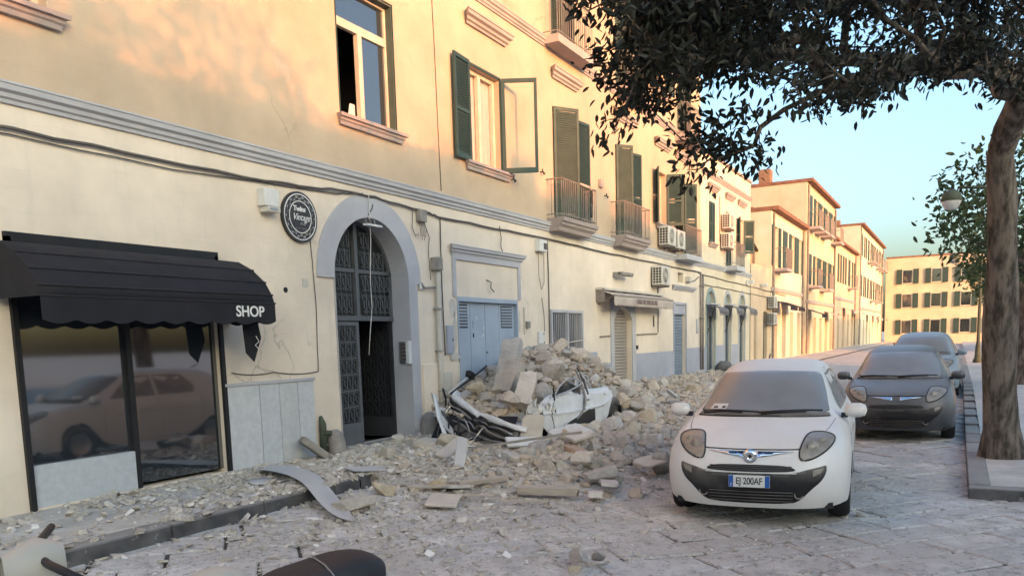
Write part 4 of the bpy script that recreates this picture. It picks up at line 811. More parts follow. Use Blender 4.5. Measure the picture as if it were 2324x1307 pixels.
for k, (x, lab) in enumerate(((14.62, 'iron shutter catch left of the first balcony'), (17.9, 'iron shutter catch left of the second balcony'), (13.42, 'iron shutter catch at the end of the bedroom sill'))):
    z = 4.6 if k < 2 else 4.28; t = thing('shutter_catch', lab, 'catch', (x, -.03, z), 'shutter catches'); MB().tube([(x, 0, z), (x, -.06, z), (x+.05, -.08, z-.03)], .014, 5).build('hook', m_dark, t); MB().tube([(x-.03, -.06, z+.05), (x+.03, -.07, z-.05)], .012, 5).build('tongue', m_dark, t)
# cloth hung over the balcony rail, drying rack bar
P = [[(16.28+.09*i/6+.01*math.sin(j*1.7), -.345-.02*math.sin(i*1.1+j*.6), 4.46-.055*j) for i in range(7)] for j in range(11)]
tag(MB().grid(P).build('hanging_cloth', m_dark, smooth=True, solid=.008), 'dark cloth hung inside the railing of the first balcony', 'cloth')
P = [[(15.75+.5*i/8, -.36+.04*math.cos(j*.8)*(1 if j else 0), 4.53-.02*j) for i in range(9)] for j in range(4)]
tag(MB().grid(P).build('hanging_cloth', m_curtain, smooth=True, solid=.006), 'pale cloth folded over the rail of the first balcony', 'cloth')
# air conditioners
def ac_unit(label, x0, z0, d=.28, wd=.70, h=.50, yb=-.05, n=1):
    t = thing('air_conditioner', label, 'air conditioner', (x0+wd/2, yb-d/2, z0), 'outdoor air conditioner units'); y0, y1 = yb-d, yb
    MB().box(x0, x0+wd, y0, y1, z0, z0+h).build('casing', m_acw, t, bevel=.02)
    c = (x0+wd*.40, z0+h*.5)
    mb = MB()
    for r_ in (.05, .09, .13, .17, .195): mb.tube([(c[0]+r_*math.cos(q*.4189), y0-.012, c[1]+r_*math.sin(q*.4189)) for q in range(16)], .005, 4)
    for q in range(6): mb.tube([(c[0]-0.195*math.cos(q*.5236), y0-.010, c[1]-0.195*math.sin(q*.5236)), (c[0]+0.195*math.cos(q*.5236), y0-.010, c[1]+0.195*math.sin(q*.5236))], .004, 4)
    mb.build('fan_guard', m_acw, t)
    MB().plate([(c[0]+.192*math.cos(q*.3142), c[1]+.192*math.sin(q*.3142)) for q in range(20)], y0-.004, y0+.01).build('fan_opening', m_dark, t)
    for i in range(3):
        for k in range(6): MB().box(x0-.004, x0, y0+.03+i*.078, y0+.085+i*.078, z0+.05+k*.068, z0+.10+k*.068).build('side_vent', m_dark, t)
    for x in (x0+.1, x0+wd-.1): MB().box(x-.02, x+.02, y0, -.003, z0-.05, z0-.003).build('bracket', m_rail, t)
    return t
ac_unit('left of the two white air conditioners under the grey shuttered window', 21.62, 3.82)
ac_unit('right of the two white air conditioners under the grey shuttered window', 22.48, 3.80)
ac_unit('white air conditioner over the beige shop awning', 21.05, 2.74)
ac_unit('upper of the two far air conditioners by the far balcony', 28.35, 4.95)
ac_unit('lower of the two far air conditioners by the far balcony', 28.25, 4.30)
ac_unit('far air conditioner beside the terrace house door', 36.0, 2.45, yb=-.07)
ac_unit('lowest far air conditioner beside the terrace house door', 36.0, 1.75, yb=-.07)
t = thing('dish_bracket', 'twisted aerial bracket beside the small vent window', 'bracket', (24.6, -.1, 2.98)); MB().tube([(24.2, -.05, 2.97), (24.7, -.15, 3.02), (24.95, -.2, 3.15)], .02).build('arm', m_rail, t); MB().box(24.2, 24.45, -.14, -.003, 2.98, 3.13).build('plate', m_acw, t)
for k, (x, lab) in enumerate(((32.2, 'white camera under the far balcony'), (34.8, 'white camera on the peach terrace house'))):
    t = thing('wall_camera', lab, 'camera', (x, -.1, 3.3)); MB().box(x-.12, x+.12, -.3, -.12, 3.28, 3.4).build('body', m_white, t, bevel=.01); MB().tube([(x, 0, 3.4), (x, -.2, 3.36)], .025).build('arm', m_white, t)
# awning of the trouser shop
t = thing('shop_awning', 'beige striped shop awning with scalloped valance reading CASA DEL PANTALONE', 'awning', (19.5, -.2, 2.1))
MB().box(17.28, 21.75, -.16, -.003, 2.47, 2.52).build('rain_cover', m_pvc, t)
n = 36
P = [[(17.36+4.3*i/n, y, z+.010*math.sin(i*.9)) for i in range(n+1)] for (y, z) in ((-.04, 2.46), (-.16, 2.43), (-.30, 2.385), (-.42, 2.33))]
MB().grid(P).build('canvas', m_awn, t, smooth=True, solid=.006)
P = []
for j, z in enumerate((2.33, 2.24, 2.14, 2.10)):
    P.append([(17.36+4.3*i/92, -.425-.012*math.sin(i*.37)*j*.6, z-(0.035*abs(math.sin(i/92*math.pi*23)) if j == 3 else 0)+(.03 if j == 3 else 0)) for i in range(93)])
MB().grid(P).build('valance', m_awn, t, smooth=True, solid=.005)
MB().tube([(17.34, -.42, 2.335), (21.68, -.42, 2.335)], .022, 8).build('front_bar', m_bollard, t); 
for x in (17.42, 21.6): MB().tube([(x, -.02, 2.15), (x, -.40, 2.32)], .014).build('arm', m_rail, t)
letter(t, 'CASA DEL PANTALONE', .165, 19.55, -.447, 2.225, m_letd, 0, .001, xs=.88, depth=.003)
MB().box(17.3, 17.36, -.2, -.003, 2.2, 2.5).build('end_bracket', m_rail, t)
# three small grey awnings on the arched doors
for k, (a, b, zs, lab) in enumerate(((26.5, 27.75, 2.32, 'left'), (28.85, 29.98, 2.36, 'middle'), (31.0, 32.18, 2.38, 'right'))):
    t = thing('door_awning', 'grey fringed awning over the %s of three arched shop doors' % lab, 'awning', ((a+b)/2, -.2, 2.0), 'awnings on the arched doors')
    P = [[(a+(b-a)*i/12, y, zs+z+.008*math.sin(i)) for i in range(13)] for (y, z) in ((-.02, .04), (-.2, .0), (-.42, -.08), (-.45, -.14), (-.46, -.24))]
    MB().grid(P).build('canvas', m_awng, t, smooth=True, solid=.006); MB().box(a, b, -.18, -.003, zs+.045, zs+.09).build('cassette', m_trim, t)
    fr = MB()
    for i in range(14): fr.box(a+(b-a)*(i+.15)/14, a+(b-a)*(i+.6)/14, -.463, -.457, zs-.31, zs-.24)
    f_ = fr.build('fringe', m_awng, t); f_['kind'] = 'stuff'
    MB().tube([(a+.02, -.3, zs-.02), (a-.02, -.06, zs-.9)], .012).build('crank_rod', m_dark, t)
# black Dutch canopy of the vintage shop, at the left
t = thing('shop_canopy', 'black domed shop canopy with white SHOP lettering, left of the round sign', 'awning', (5.4, -.4, 1.65))
xa, xb = 4.05, 6.64; prof = [(0.0, 2.36), (-.20, 2.33), (-.40, 2.23), (-.57, 2.09), (-.66, 1.95), (-.69, 1.86)]
MB().grid([[(xa+(xb-xa)*i/10, y, z) for i in range(11)] for y, z in prof]).build('canvas', m_awnb, t, smooth=True, solid=.006)
for x in (xa, xb):
    MB().add([(x, y, z) for y, z in prof]+[(x, 0, 1.86)], [tuple(range(len(prof)+1))]).build('side_gusset', m_awnb, t, solid=.004)
for y, z in prof[2:]: MB().tube([(xa, y-.006, z), (xb+.008, y-.006, z)], .010, 6).build('rib', m_dark, t)
nn = 60; P = [[(xa+(xb-xa)*i/nn, -.695, z-(.035*abs(math.sin(i/nn*math.pi*9)) if j else 0)) for i in range(nn+1)] for j, z in enumerate((1.86, 1.67))]
MB().grid(P).build('valance', m_awnb, t, solid=.006)
MB().grid([[(xb, -.695*i/16, z-(.03*abs(math.sin(i/16*math.pi*3)) if j else 0)) for i in range(17)] for j, z in enumerate((1.86, 1.67))]).build('side_valance', m_awnb, t, solid=.006)
letter(t, 'SHOP', .155, 6.28, -.70, 1.765, m_let, 0, .002, depth=.003)
t = thing('hanging_pennant', 'black pointed pennant with a white mark hanging under the shop canopy', 'pennant', (6.55, -.4, 1.2))
MB().plate([(6.44, 1.70), (6.66, 1.70), (6.70, 1.50), (6.58, 1.24), (6.47, 1.34)], -.402, -.39).build('cloth', m_awnb, t); MB().tube([(6.62, -.406, 1.52), (6.66, -.406, 1.46), (6.60, -.406, 1.42), (6.65, -.406, 1.38)], .006, 4).build('mark', m_let, t)
# things at the foot of the wall
def bollard(label, x, y, h, r, tilt=0):
    t = MB(); t.lathe([(r*.98, -.15), (r, 0), (r*.97, h*.35), (r*.86, h*.65), (r*.62, h*.88), (r*.3, h*.985), (0.001, h)], 18, (0, 0, 0))
    o = t.build('wall_bollard', m_bollard, smooth=True); o.location = (x, y, -.12); o.rotation_euler = (0, R(tilt), 0); return tag(o, label, 'bollard', 'guard stones at the doorway')
bollard('rounded stone guard bollard left of the arched door', 8.22, -.10, .28, .125, -6); bollard('rounded stone guard bollard right of the arched door', 10.28, -.14, .32, .14, 4)
t = thing('standpipe', 'dark green iron standpipe with a valve against the marble panels', 'standpipe', (8.0, -.06, 0)); MB().tube([(8.0, -.06, -.03), (8.0, -.06, .40), (7.98, -.05, .5)], [.05, .045, .02], 10).build('post', m_gpaint, t, smooth=True); MB().tube([(8.0, -.08, .28), (8.03, -.17, .28)], .035, 8).build('valve', m_gpaint, t); MB().tube([(8.0, -.08, .12), (8.02, -.13, .12)], .03, 8).build('cap', m_gpaint, t)

for (x0, x1, z, lab) in ((17.45, 18.14, 1.42, 'thin iron rod on the wall left of the brown roller shutter'), (19.9, 21.55, 1.45, 'long thin iron rod on the wall right of the brown roller shutter')):
    t = thing('wall_rod', lab, 'rod', (x0, -.03, z)); MB().tube([(x0, -.03, z), (x1, -.03, z+.02)], .014, 5).build('rod', m_rail, t)
    for x in (x0+.08, x1-.08): MB().tube([(x, 0, z), (x, -.03, z)], .01, 5).build('stud', m_rail, t)
wall_box('meter_slot', 'narrow dark slot plate on the wall under the awning end', 'plate', 21.25, 21.34, 1.65, 1.95, .015, m_cable)
wall_box('switch_plate', 'small dark switch plate right of the brown roller shutter', 'switch', 19.9, 20.02, 1.08, 1.18, .03, m_dark)
wall_box('meter_cabinet', 'grey meter plate on the wall by the paired pipes', 'meter cabinet', 25.38, 25.55, 1.45, 1.9, .03, m_trim)
t = MB(); r_ = random.Random(4)
P = [[(27.1+.55*math.cos(a)*c+r_.uniform(-.04, .04), -.45+.28*math.sin(a)*c, gz(27)+.0+z+r_.uniform(-.02, .02)) for a in np.linspace(0, 6.283, 15)[:-1]] for c, z in ((1.0, -.02), (.95, .10), (.7, .2), (.35, .26), (.02, .24))]
P = [row+[row[0]] for row in P]
tag(t.grid(P).build('rubbish_bag', m_darkd, smooth=True), 'black rubbish bag on the ground by the first arched shop door', 'bag')

# raised strip under the trees on the right, with its own kerb
strip = sheet('pavement', [9.5, 12, 14, 16, 18, 20, 22, 24, 60, 90], [-11.5, -9, -7.55], lambda x, y: road_z(x, -6)+.115, m_pave)
x = 9.5
while x < 60:
    l = random.uniform(.9, 1.2); MB().box(x+.004, x+l-.004, -7.55, -7.35, road_z(x, -6)-.12, road_z(x, -6)+.125).build('kerb_stone', m_kerb, strip, bevel=.015); x += l
MB().box(9.3, 9.498, -11.5, -7.35, -.45, road_z(9.5, -6)+.12).build('kerb_stone', m_kerb, strip, bevel=.015)
for k, (x, lab) in enumerate(((19.0, 'nearer green lamp post on the strip of trees at right'), (36.0, 'farther green lamp post on the strip of trees at right'))):
    z = road_z(x, -6)+.1; t = thing('lamp_post', lab, 'street lamp', (x, -7.9, z))
    MB().lathe([(.16, 0), (.16, .12), (.11, .2), (.09, .6), (.06, .8), (.045, 3.9)], 12, (x, -7.9, z)).build('post', m_gpaint, t, smooth=True)
    MB().tube([(x, -7.9, z+3.8), (x, -7.6, z+4.15), (x, -7.1, z+4.2)], .03, 8).build('arm', m_gpaint, t, smooth=True)
    MB().lathe([(.05, .28), (.16, .2), (.2, .05), (.12, 0)], 12, (x, -7.0, z+3.9)).build('lantern', m_gpaint, t, smooth=True); MB().lathe([(.19, .05), (.12, -.1), (.02, -.13)], 12, (x, -7.0, z+3.9)).build('globe', m_white, t, smooth=True)
# ================================================================== RUBBLE
def ico(sub):
    bm = bmesh.new(); bmesh.ops.create_icosphere(bm, subdivisions=sub, radius=1.0); v = np.array([p.co[:] for p in bm.verts]); f = [tuple(q.index for q in t.verts) for t in bm.faces]; bm.free(); return v, f
ICO = {k: ico(k) for k in (1, 2, 3, 4)}
def stone_geo(seed, sub, blocky=0.5):
    r = np.random.default_rng(seed); v, f = ICO[sub]; v = v.copy()*1.25
    dims = np.array([1.0, r.uniform(.62, .95), r.uniform(.48, .8)])
    v *= dims
    N = []
    if r.random() < blocky:
        for ax in range(3):
            for sg in (-1, 1):
                n = np.zeros(3); n[ax] = sg; n += r.normal(0, .10, 3); n /= np.linalg.norm(n); N.append((n, dims[ax]*r.uniform(.72, .86)))
        k = 5
    else: k = 15
    for _ in range(k):
        n = r.normal(0, 1, 3); n /= np.linalg.norm(n); ext = np.sqrt(((dims*n)**2).sum()); N.append((n, ext*r.uniform(.60, .92)))
    for it in range(2):
        for n, d in N:
            s = v@n-d; m = s > 0; v[m] -= np.outer(s[m], n)
    if sub >= 2:
        off = Vector(r.uniform(-50, 50, 3)); amp = .022
        for i in range(len(v)):
            p = Vector(v[i]); q = noise.noise_vector(p*2.2+off)*amp + noise.noise_vector(p*6+off)*amp*.45
            if sub >= 4: q += noise.noise_vector(p*15+off)*amp*.2
            v[i] += q
    return v, f
def mk_stone(seed, sub, mat, blocky=.5):
    v, f = stone_geo(seed, sub, blocky); me = bpy.data.meshes.new('stone'); me.from_pydata(v.tolist(), [], f); me.shade_smooth(); me.set_sharp_from_angle(angle=R(26)); me.materials.append(mat); return me
STM = [mk_stone(100+i, 3, (m_stone, m_stone, m_stone, m_stoneg, m_stoney)[i % 5], .5) for i in range(20)]
STM += [mk_stone(380, 3, m_stonep, .9)]
STY = [mk_stone(300+i, 3, m_stoney, .8) for i in range(5)]
STG = [mk_stone(340+i, 3, m_stoneg, .4) for i in range(3)]
def fb(x, y, s): return noise.noise(Vector((x*s, y*s, 3.1)))+.5*noise.noise(Vector((x*s*2.3, y*s*2.3, 7.7)))
def base_z(X, Y):
    if Y > -1.66: return 0.0 if X < 7.1 else gz(X)-.035+.055*Y
    return road_z(X, Y)
def pile(X, Y):
    a = np.interp(X, [12.4, 14, 16, 18, 21, 24, 27], [0, .17, .20, .14, .07, .03, 0])*np.interp(Y, [-4.9, -4.2, -3.2, -2.2, -1, -.3, 0], [0, .07, .40, .75, 1, 1, .9])
    b = np.interp(X, [6.6, 7.6, 9, 11, 13, 15], [0, .03, .11, .20, .24, .1])*np.interp(Y, [-4.5, -3.7, -2.9, -2.5, -2.15, -1.2, -.3, 0], [0, .12, .75, 1, .55, .6, .30, .25])
    c = np.interp(X, [5.2, 6.4, 7.4, 9, 10.4], [0, .012, .03, .03, 0])*np.interp(Y, [-1.55, -1.3, -.8, 0], [0, .5, 1, .9])*(1 if X > 7.3 or Y > -1.6 else 0)
    return max(a, b)+c*.8
def bed_z(X, Y):
    p = pile(X, Y); return base_z(X, Y)+p+(fb(X, Y, 1.9)*.05+fb(X, Y, 6)*.022+fb(X, Y, 17)*.010)*min(1, p*9)-.014
nx_, ny_ = 330, 88
def bed_cut(x, y): return -.6 if (x < 7.3 and -1.82 < y < -1.40) else bed_z(x, y)      # leaves the kerb face clear
P = [[(4.8+22.4*i/nx_, -4.95+4.93*j/ny_, bed_cut(4.8+22.4*i/nx_, -4.95+4.93*j/ny_)) for j in range(ny_+1)] for i in range(nx_+1)]
o = MB().grid(P).build('rubble_bed', m_bed, recalc=False, smooth=True); tag(o, 'grey dust and crumbled plaster spread over the street', 'debris', kind='stuff')
HX = ([10.25, 10.7, 11.2, 11.8, 12.4, 13.0, 13.5, 14.0, 14.5, 15.0, 15.4], [.26, .40, .52, .74, .99, 1.14, 1.14, .92, .56, .22, .0])
def heap_z(X, Y):
    c = np.interp(X, *HX); d = np.interp(Y, [-2.15, -1.9, -1.45, -1.0, -.5, -.05, 0.0], [-.95, -.50, -.10, 0.02, 0.04, -.10, -.14])
    tilt = .10*(Y+1.0) if X < 11.6 else .10*(Y+1.0)*max(0, 1-(X-11.6))
    return c+d*(.5+.5*min(1, c))+tilt+fb(X, Y, 2.2)*.05+fb(X, Y, 7)*.03
P = [[(10.3+5.1*i/90, -2.1+2.09*j/44, heap_z(10.3+5.1*i/90, -2.1+2.09*j/44)-.04 if (0 < i < 90 and j > 1) else -.35) for j in range(45)] for i in range(91)]
o = MB().grid(P).build('rubble_heap', m_bed, recalc=False, smooth=True); tag(o, 'crumbled plaster filling the heap on the crushed car', 'debris', kind='stuff')

STONES = []      # (x, y, z, r, where)
def free(x, y, r, lst, k=.62):
    for (a, b, c, q, w_) in lst:
        if (a-x)**2+(b-y)**2 < ((r+q)*k)**2: return False
    return True
rs = random.Random(5)
def scatter(n, xr, yr, rr, zf, where, dens=None, k=.62, sink=.25, tries=30):
    out = []
    for _ in range(n):
        for t in range(tries):
            x, y = rs.uniform(*xr), rs.uniform(*yr); r = rr[0]+(rr[1]-rr[0])*rs.random()**2.2*(1 if x < 18 else max(.35, 1-(x-18)*.11))
            if dens and rs.random() > dens(x, y): continue
            if free(x, y, r, out, k): out.append((x, y, zf(x, y)+r*(.45-sink), r, where)); break
    STONES.extend(out); return out
scatter(170, (10.55, 14.95), (-1.80, -.1), (.085, .24), heap_z, 'heap', lambda x, y: 1 if not (11.0 < x < 11.8 and -1.25 < y < -.65) else .2, .52)
scatter(70, (13.2, 15.5), (-2.4, -1.3), (.09, .22), lambda x, y: max(bed_z(x, y), heap_z(x, y)), 'heap', None, .5)
scatter(330, (13.4, 26), (-4.3, -.15), (.08, .22), bed_z, 'field', lambda x, y: min(1, max(0, pile(x, y)*7.5)) if not (x < 15 and y > -2.0) else 0, .56)
scatter(190, (8.6, 14.2), (-3.75, -2.1), (.07, .21), bed_z, 'front', lambda x, y: min(1, pile(x, y)*6) if not (10.2 < x < 12.95 and y > -2.36) else 0, .56)
scatter(60, (7.3, 10.2), (-3.7, -.45), (.04, .11), bed_z, 'front', lambda x, y: .8 if pile(x, y) > .02 else .05, .7)
scatter(16, (7.8, 10.4), (-4.4, -3.3), (.06, .17), bed_z, 'front', None, .8)
def stone_label(x, y, z, r, w_, kind):
    size = 'small' if r < .11 else ('mid-sized' if r < .165 else 'large')
    if w_ == 'heap':
        g = 'stones heaped on the crushed car'
        zone = 'on the crushed bonnet' if x < 11.3 else 'beside the upright masonry slab on the heap' if x < 12.1 else 'at the crest of the heap on the car' if (x < 13.8 and y > -1.2) else 'on the street side of the heap above the car door' if x < 13.8 else 'on the heap below the barred window'
    elif w_ == 'field':
        g = 'stones strewn along the shuttered shops'
        side = 'against the wall' if y > -1.2 else ('out in the street' if y > -2.7 else 'on the outer edge')
        zone = side+' '+('behind the crushed car' if x < 16.6 else 'before the brown roller shutter' if x < 20.2 else 'between the two roller shutters' if x < 22.8 else 'before the blue roller shutter' if x < 24.6 else 'before the arched shop doors')
    else:
        g = 'stones in front of the crushed car'
        zone = 'on the dusty ground before the arched door' if x < 8.7 else 'below the crushed bonnet' if x < 10.2 else 'below the crushed car door' if (x < 12.2 and y > -2.9) else 'between the crushed car and the parked car'
    return '%s %s stone %s' % (size, kind, zone), g
def put_stone(x, y, z, r, me, label, group, rot=None, scl=None):
    ob = inst('rubble_stone', me, (x, y, z)); ob.scale = scl or (r, r*rs.uniform(.85, 1.1), r*rs.uniform(.8, 1.05)); ob.rotation_euler = rot or (rs.uniform(-.5, .5), rs.uniform(-.5, .5), rs.uniform(0, 6.28)); tag(ob, label, 'stone', group); return ob
def rank(s):
    px, py, z = px_of(s[0], s[1], s[2]); hid = 0.35 if (s[4] == 'field' and s[1] > -1.2 and s[0] < 16) else 1
    return -s[3]/z*hid
STONES.sort(key=rank)
small = MB()
def bake(x, y, z, r, sub, seed):
    v, f = stone_geo(seed, sub); a = Matrix.Rotation(rs.uniform(0, 6.28), 3, 'Z') @ Matrix.Rotation(rs.uniform(-.7, .7), 3, 'X')
    q = v@np.array(a).T*r*np.array([1, 1, .9])+np.array([x, y, z]); small.add(q.tolist(), f)
for i, (x, y, z, r, w_) in enumerate(STONES):
    if i < 285:
        me = rs.choice(STM) if rs.random() < .90 else rs.choice(STY); kd = {'tuff_rubble_stone': 'tan', 'grey_mortar_stone': 'grey', 'yellow_tuff_stone': 'yellowish', 'pinkish_brick_rubble': 'pinkish'}[me.materials[0].name]
        put_stone(x, y, z, r, me, *stone_label(x, y, z, r, w_, kd))
    else: bake(x, y, z, r, 2, 2000+i)
# pieces one can point out singly
def single(x, y, z, r, me, label, scl=None, rot=None, nm='rubble_stone', cat='stone'):
    ob = put_stone(x, y, z, r, me, label, None, rot, scl); return ob
single(9.42, -1.02, .02, .22, STY[0], 'large pale yellow tuff block nearest the car bumper', (.24, .22, .20), (.2, .3, .4))
single(8.95, -1.0, -.02, .18, STY[1], 'yellow tuff block left of the pale yellow one by the bumper', (.22, .18, .16), (.1, -.35, 1.2))
single(8.30, -.85, .01, .2, STY[2], 'ochre stone half sunk in dust before the arched door', (.2, .17, .12), (.1, .1, .6))
single(9.52, -.10, .045, .13, STY[3], 'squared yellow stone lying on the door threshold', (.15, .12, .10), (0, 0, .1))
single(5.86, -2.32, -.09, .2, STG[0], 'long grey stone lying alone just off the kerb', (.22, .12, .085), (0, 0, -.6))
single(5.40, -4.78, -.20, .13, STG[1], 'lone stone on the paving nearest the camera', (.15, .10, .08), (.1, 0, .5))
single(5.52, -4.90, -.23, .08, STG[2], 'small stone touching the lone stone on the paving', (.09, .06, .045), (.3, .4, .9))
single(5.17, -4.85, -.24, .06, STY[4], 'small broken brick below the lone stone on the paving', (.07, .045, .035), (.2, .1, 2.0))
single(6.62, -2.05, -.08, .15, STY[4], 'yellow broken block against the dark kerb', (.17, .12, .09), (.1, .35, -.5))
single(7.22, -2.35, -.10, .12, STY[1], 'ochre stone on the street just beyond the kerb end', (.17, .13, .09), (.1, .1, .2))
single(9.05, -3.25, -.05, .22, STM[2], 'big brown stone near the left flank of the white car', (.26, .22, .18), (.2, .1, .4))
single(8.35, -3.75, -.12, .2, STM[6], 'rounded tan stone in front of the parked white car', (.24, .19, .15), (.1, .2, 2.2))
single(9.35, -4.15, -.12, .2, STM[8], 'tan stone by the front wheel of the parked white car', (.25, .17, .15), (.1, .5, .2))
single(10.55, -1.45, .56, .18, STM[1], 'squarish tan stone on the crumpled bonnet edge', (.2, .16, .14), (.1, .1, .3))
single(10.75, -.72, .70, .16, STM[4], 'smooth tan stone on the wall side of the bonnet', (.2, .14, .13), (.1, .1, .1))
def slab_piece(label, c, dims, rot, mat=None, nm='broken_slab', cat='slab', seed=0, group=None):
    r = random.Random(seed); a, b, t = dims; ol = []
    for k, (sx, sy) in enumerate(((-1, -1), (1, -1), (1, 1), (-1, 1))):
        p = (sx*a/2*r.uniform(.78, 1), sy*b/2*r.uniform(.78, 1))
        if r.random() < .45:                                     # snapped-off corner
            q = r.uniform(.15, .4); c1, c2 = (p[0], p[1]*(1-q)), (p[0]*(1-q), p[1]); ol += [c1, c2] if sx*sy > 0 else [c2, c1]
        else: ol.append(p)
    ol2 = []
    for k in range(len(ol)):
        p, q = Vector(ol[k]), Vector(ol[(k+1) % len(ol)]); m_ = p.lerp(q, r.uniform(.35, .65))+Vector((r.uniform(-.012, .012), r.uniform(-.012, .012))); ol2 += [tuple(p), tuple(m_)]
    ol = ol2; n = len(ol)
    mb = MB(); mb.add([(x, y, t/2) for x, y in ol]+[(x*r.uniform(.96, 1.03), y*r.uniform(.96, 1.03), -t/2) for x, y in ol], [tuple(range(n)), tuple(range(n, 2*n))[::-1]]+[(i, n+i, n+(i+1) % n, (i+1) % n) for i in range(n)])
    me = mb.mesh(nm, mat or m_tile); ob = inst(nm, me, c); ob.rotation_euler = rot; tag(ob, label, cat, group)
    md = ob.modifiers.new('bevel', 'BEVEL'); md.width = min(.012, t*.25); md.segments = 1
    return ob
# masonry fragments standing out of the heap
def chunk(label, c, dims, rot, mat, seed=0):
    r = np.random.default_rng(seed); bm = bmesh.new(); bmesh.ops.create_cube(bm, size=1.0); bmesh.ops.subdivide_edges(bm, edges=bm.edges, cuts=7, use_grid_fill=True)
    off = Vector(r.uniform(-20, 20, 3))
    for v in bm.verts:
        v.co = Vector((v.co.x*dims[0], v.co.y*dims[1], v.co.z*dims[2])); e = sum(abs(v.co[i]) > dims[i]*.49 for i in range(3))
        v.co += noise.noise_vector(v.co*6+off)*.018+noise.noise_vector(v.co*16+off)*.010*(2 if e > 1 else 1)
        if abs(v.co.x) > dims[0]*.4: v.co.x += noise.noise(v.co*7+off)*.07
    me = bpy.data.meshes.new('masonry_fragment'); bm.to_mesh(me); bm.free(); me.shade_smooth(); me.set_sharp_from_angle(angle=R(35)); me.materials.append(mat)
    ob = inst('masonry_fragment', me, c); ob.rotation_euler = rot; return tag(ob, label, 'masonry')
chunk('upright slab of masonry leaning on the heap, taller of the pair', (11.62, -.82, .98), (.95, .30, .20), (0, R(-56), R(8)), m_stone, 3)
chunk('shorter slab of masonry leaning before the tall one on the heap', (11.28, -1.02, .82), (.62, .34, .18), (0, R(-50), R(-4)), m_stone, 4)
chunk('long tan block tilted across the middle of the bonnet', (10.98, -1.45, .62), (.62, .26, .22), (R(15), R(-42), R(12)), m_stone, 5)
slab_piece('pale triangular slab standing against the crushed bonnet', (10.08, -2.02, .15), (.34, .48, .05), (R(78), R(8), R(-62)), m_tile, seed=2)
slab_piece('big pale slab lying against the side of the crushed car', (10.55, -2.36, .05), (.80, .30, .11), (R(24), R(-4), R(-12)), m_tile, seed=5)
slab_piece('white board lying below the bonnet edge', (9.72, -2.08, .02), (.62, .22, .05), (R(30), R(4), R(-38)), m_white, seed=6, nm='board', cat='board')
slab_piece('pale flat slab tilted on the rubble below the car door', (9.95, -2.75, .10), (.4, .32, .05), (R(14), R(-10), R(-20)), m_tile, seed=7)
slab_piece('flat tile beside the parked white car', (9.15, -4.05, -.07), (.42, .32, .03), (R(9), R(-6), R(-30)), m_tile, seed=8)
slab_piece('pale tile on the paving in front of the rubble', (7.98, -4.0, -.14), (.46, .22, .03), (R(5), R(2), R(25)), m_tile, seed=9)
slab_piece('small thick brick on the paving before the rubble', (7.55, -4.02, -.18), (.3, .16, .06), (R(3), R(6), R(20)), m_tile, seed=19)
slab_piece('flat tile lying left in the dusty street', (6.52, -2.85, -.13), (.46, .36, .03), (R(3), R(-4), R(25)), m_tile, seed=10)
slab_piece('grey tile near the middle of the street debris', (7.15, -2.55, -.12), (.36, .3, .03), (R(6), R(5), R(65)), m_tile, seed=11)
slab_piece('pale thin sheet sticking out over the end of the kerb', (7.0, -1.55, .04), (.5, .3, .012), (R(3), R(6), R(-25)), m_sheet, seed=12, nm='sheet_metal', cat='sheet')
slab_piece('white triangular chip of board in the rubble field', (14.6, -2.6, .34), (.42, .26, .03), (R(40), R(12), R(20)), m_white, seed=13, nm='board', cat='board')
slab_piece('dark flat board beneath the white chip in the rubble field', (14.1, -2.75, .22), (.55, .22, .04), (R(4), R(3), R(-10)), m_bollard, seed=14, nm='board', cat='board')
slab_piece('long stone slab leaning on the marble panels', (7.70, -.20, .11), (.55, .20, .09), (R(5), R(38), R(-20)), m_bollard, seed=15)
slab_piece('flat stone resting on rubble right of the door threshold', (9.35, -.75, .02), (.5, .34, .05), (R(5), R(-3), R(15)), m_tile, seed=16)
slab_piece('pointed grey plate standing in front of the rubble', (8.35, -1.92, .06), (.14, .46, .025), (R(62), R(10), R(-58)), m_sheet, seed=17, nm='sheet_metal', cat='sheet')
slab_piece('pale slab propped on rubble left of the pointed plate', (8.72, -1.55, .05), (.55, .22, .05), (R(12), R(-24), R(-10)), m_tile, seed=18)
def timber(label, a, b, w_, t, mat=None, twist=0.0):
    a, b = Vector(a), Vector(b); d = b-a; L_ = d.length; mb = MB(); n = 8
    for i in range(n): pass
    P = []
    rr = random.Random(int(L_*1000))
    for i in range(n+1):
        u = i/n; j = [rr.uniform(-.004, .004) for _ in range(4)]; P.append([(L_*u+(rr.uniform(-.02, .02) if i in (0, n) else 0), sx*w_/2+j[0], sz*t/2+j[1]) for sx, sz in ((-1, -1), (1, -1), (1, 1), (-1, 1), (-1, -1))])
    mb.grid(P); mb.add(P[0][:4], [(0, 1, 2, 3)]); mb.add(P[-1][:4], [(3, 2, 1, 0)])
    me = mb.mesh('timber', mat or m_plank); ob = inst('timber', me, a); ob.rotation_euler = d.to_track_quat('X', 'Z').to_euler(); ob.rotation_euler.rotate_axis('X', twist); return tag(ob, label, 'timber')
timber('thick dark timber end lying on the street edge of the rubble', (7.32, -3.25, -.14), (7.52, -3.85, -.15), .16, .07)
timber('splintered plank in the dusty street', (7.28, -2.55, -.11), (7.68, -2.95, -.09), .12, .04)
timber('long dark pole lying across the stones below the bonnet', (8.75, -1.85, .06), (9.55, -3.0, .20), .035, .03, m_bollard)
timber('thin lath sticking up from the rubble near the parked car', (10.1, -3.2, .10), (10.5, -3.45, .36), .05, .015, m_plank)
timber('short plank under the pale tile', (6.9, -2.15, -.11), (7.25, -2.75, -.12), .09, .02)
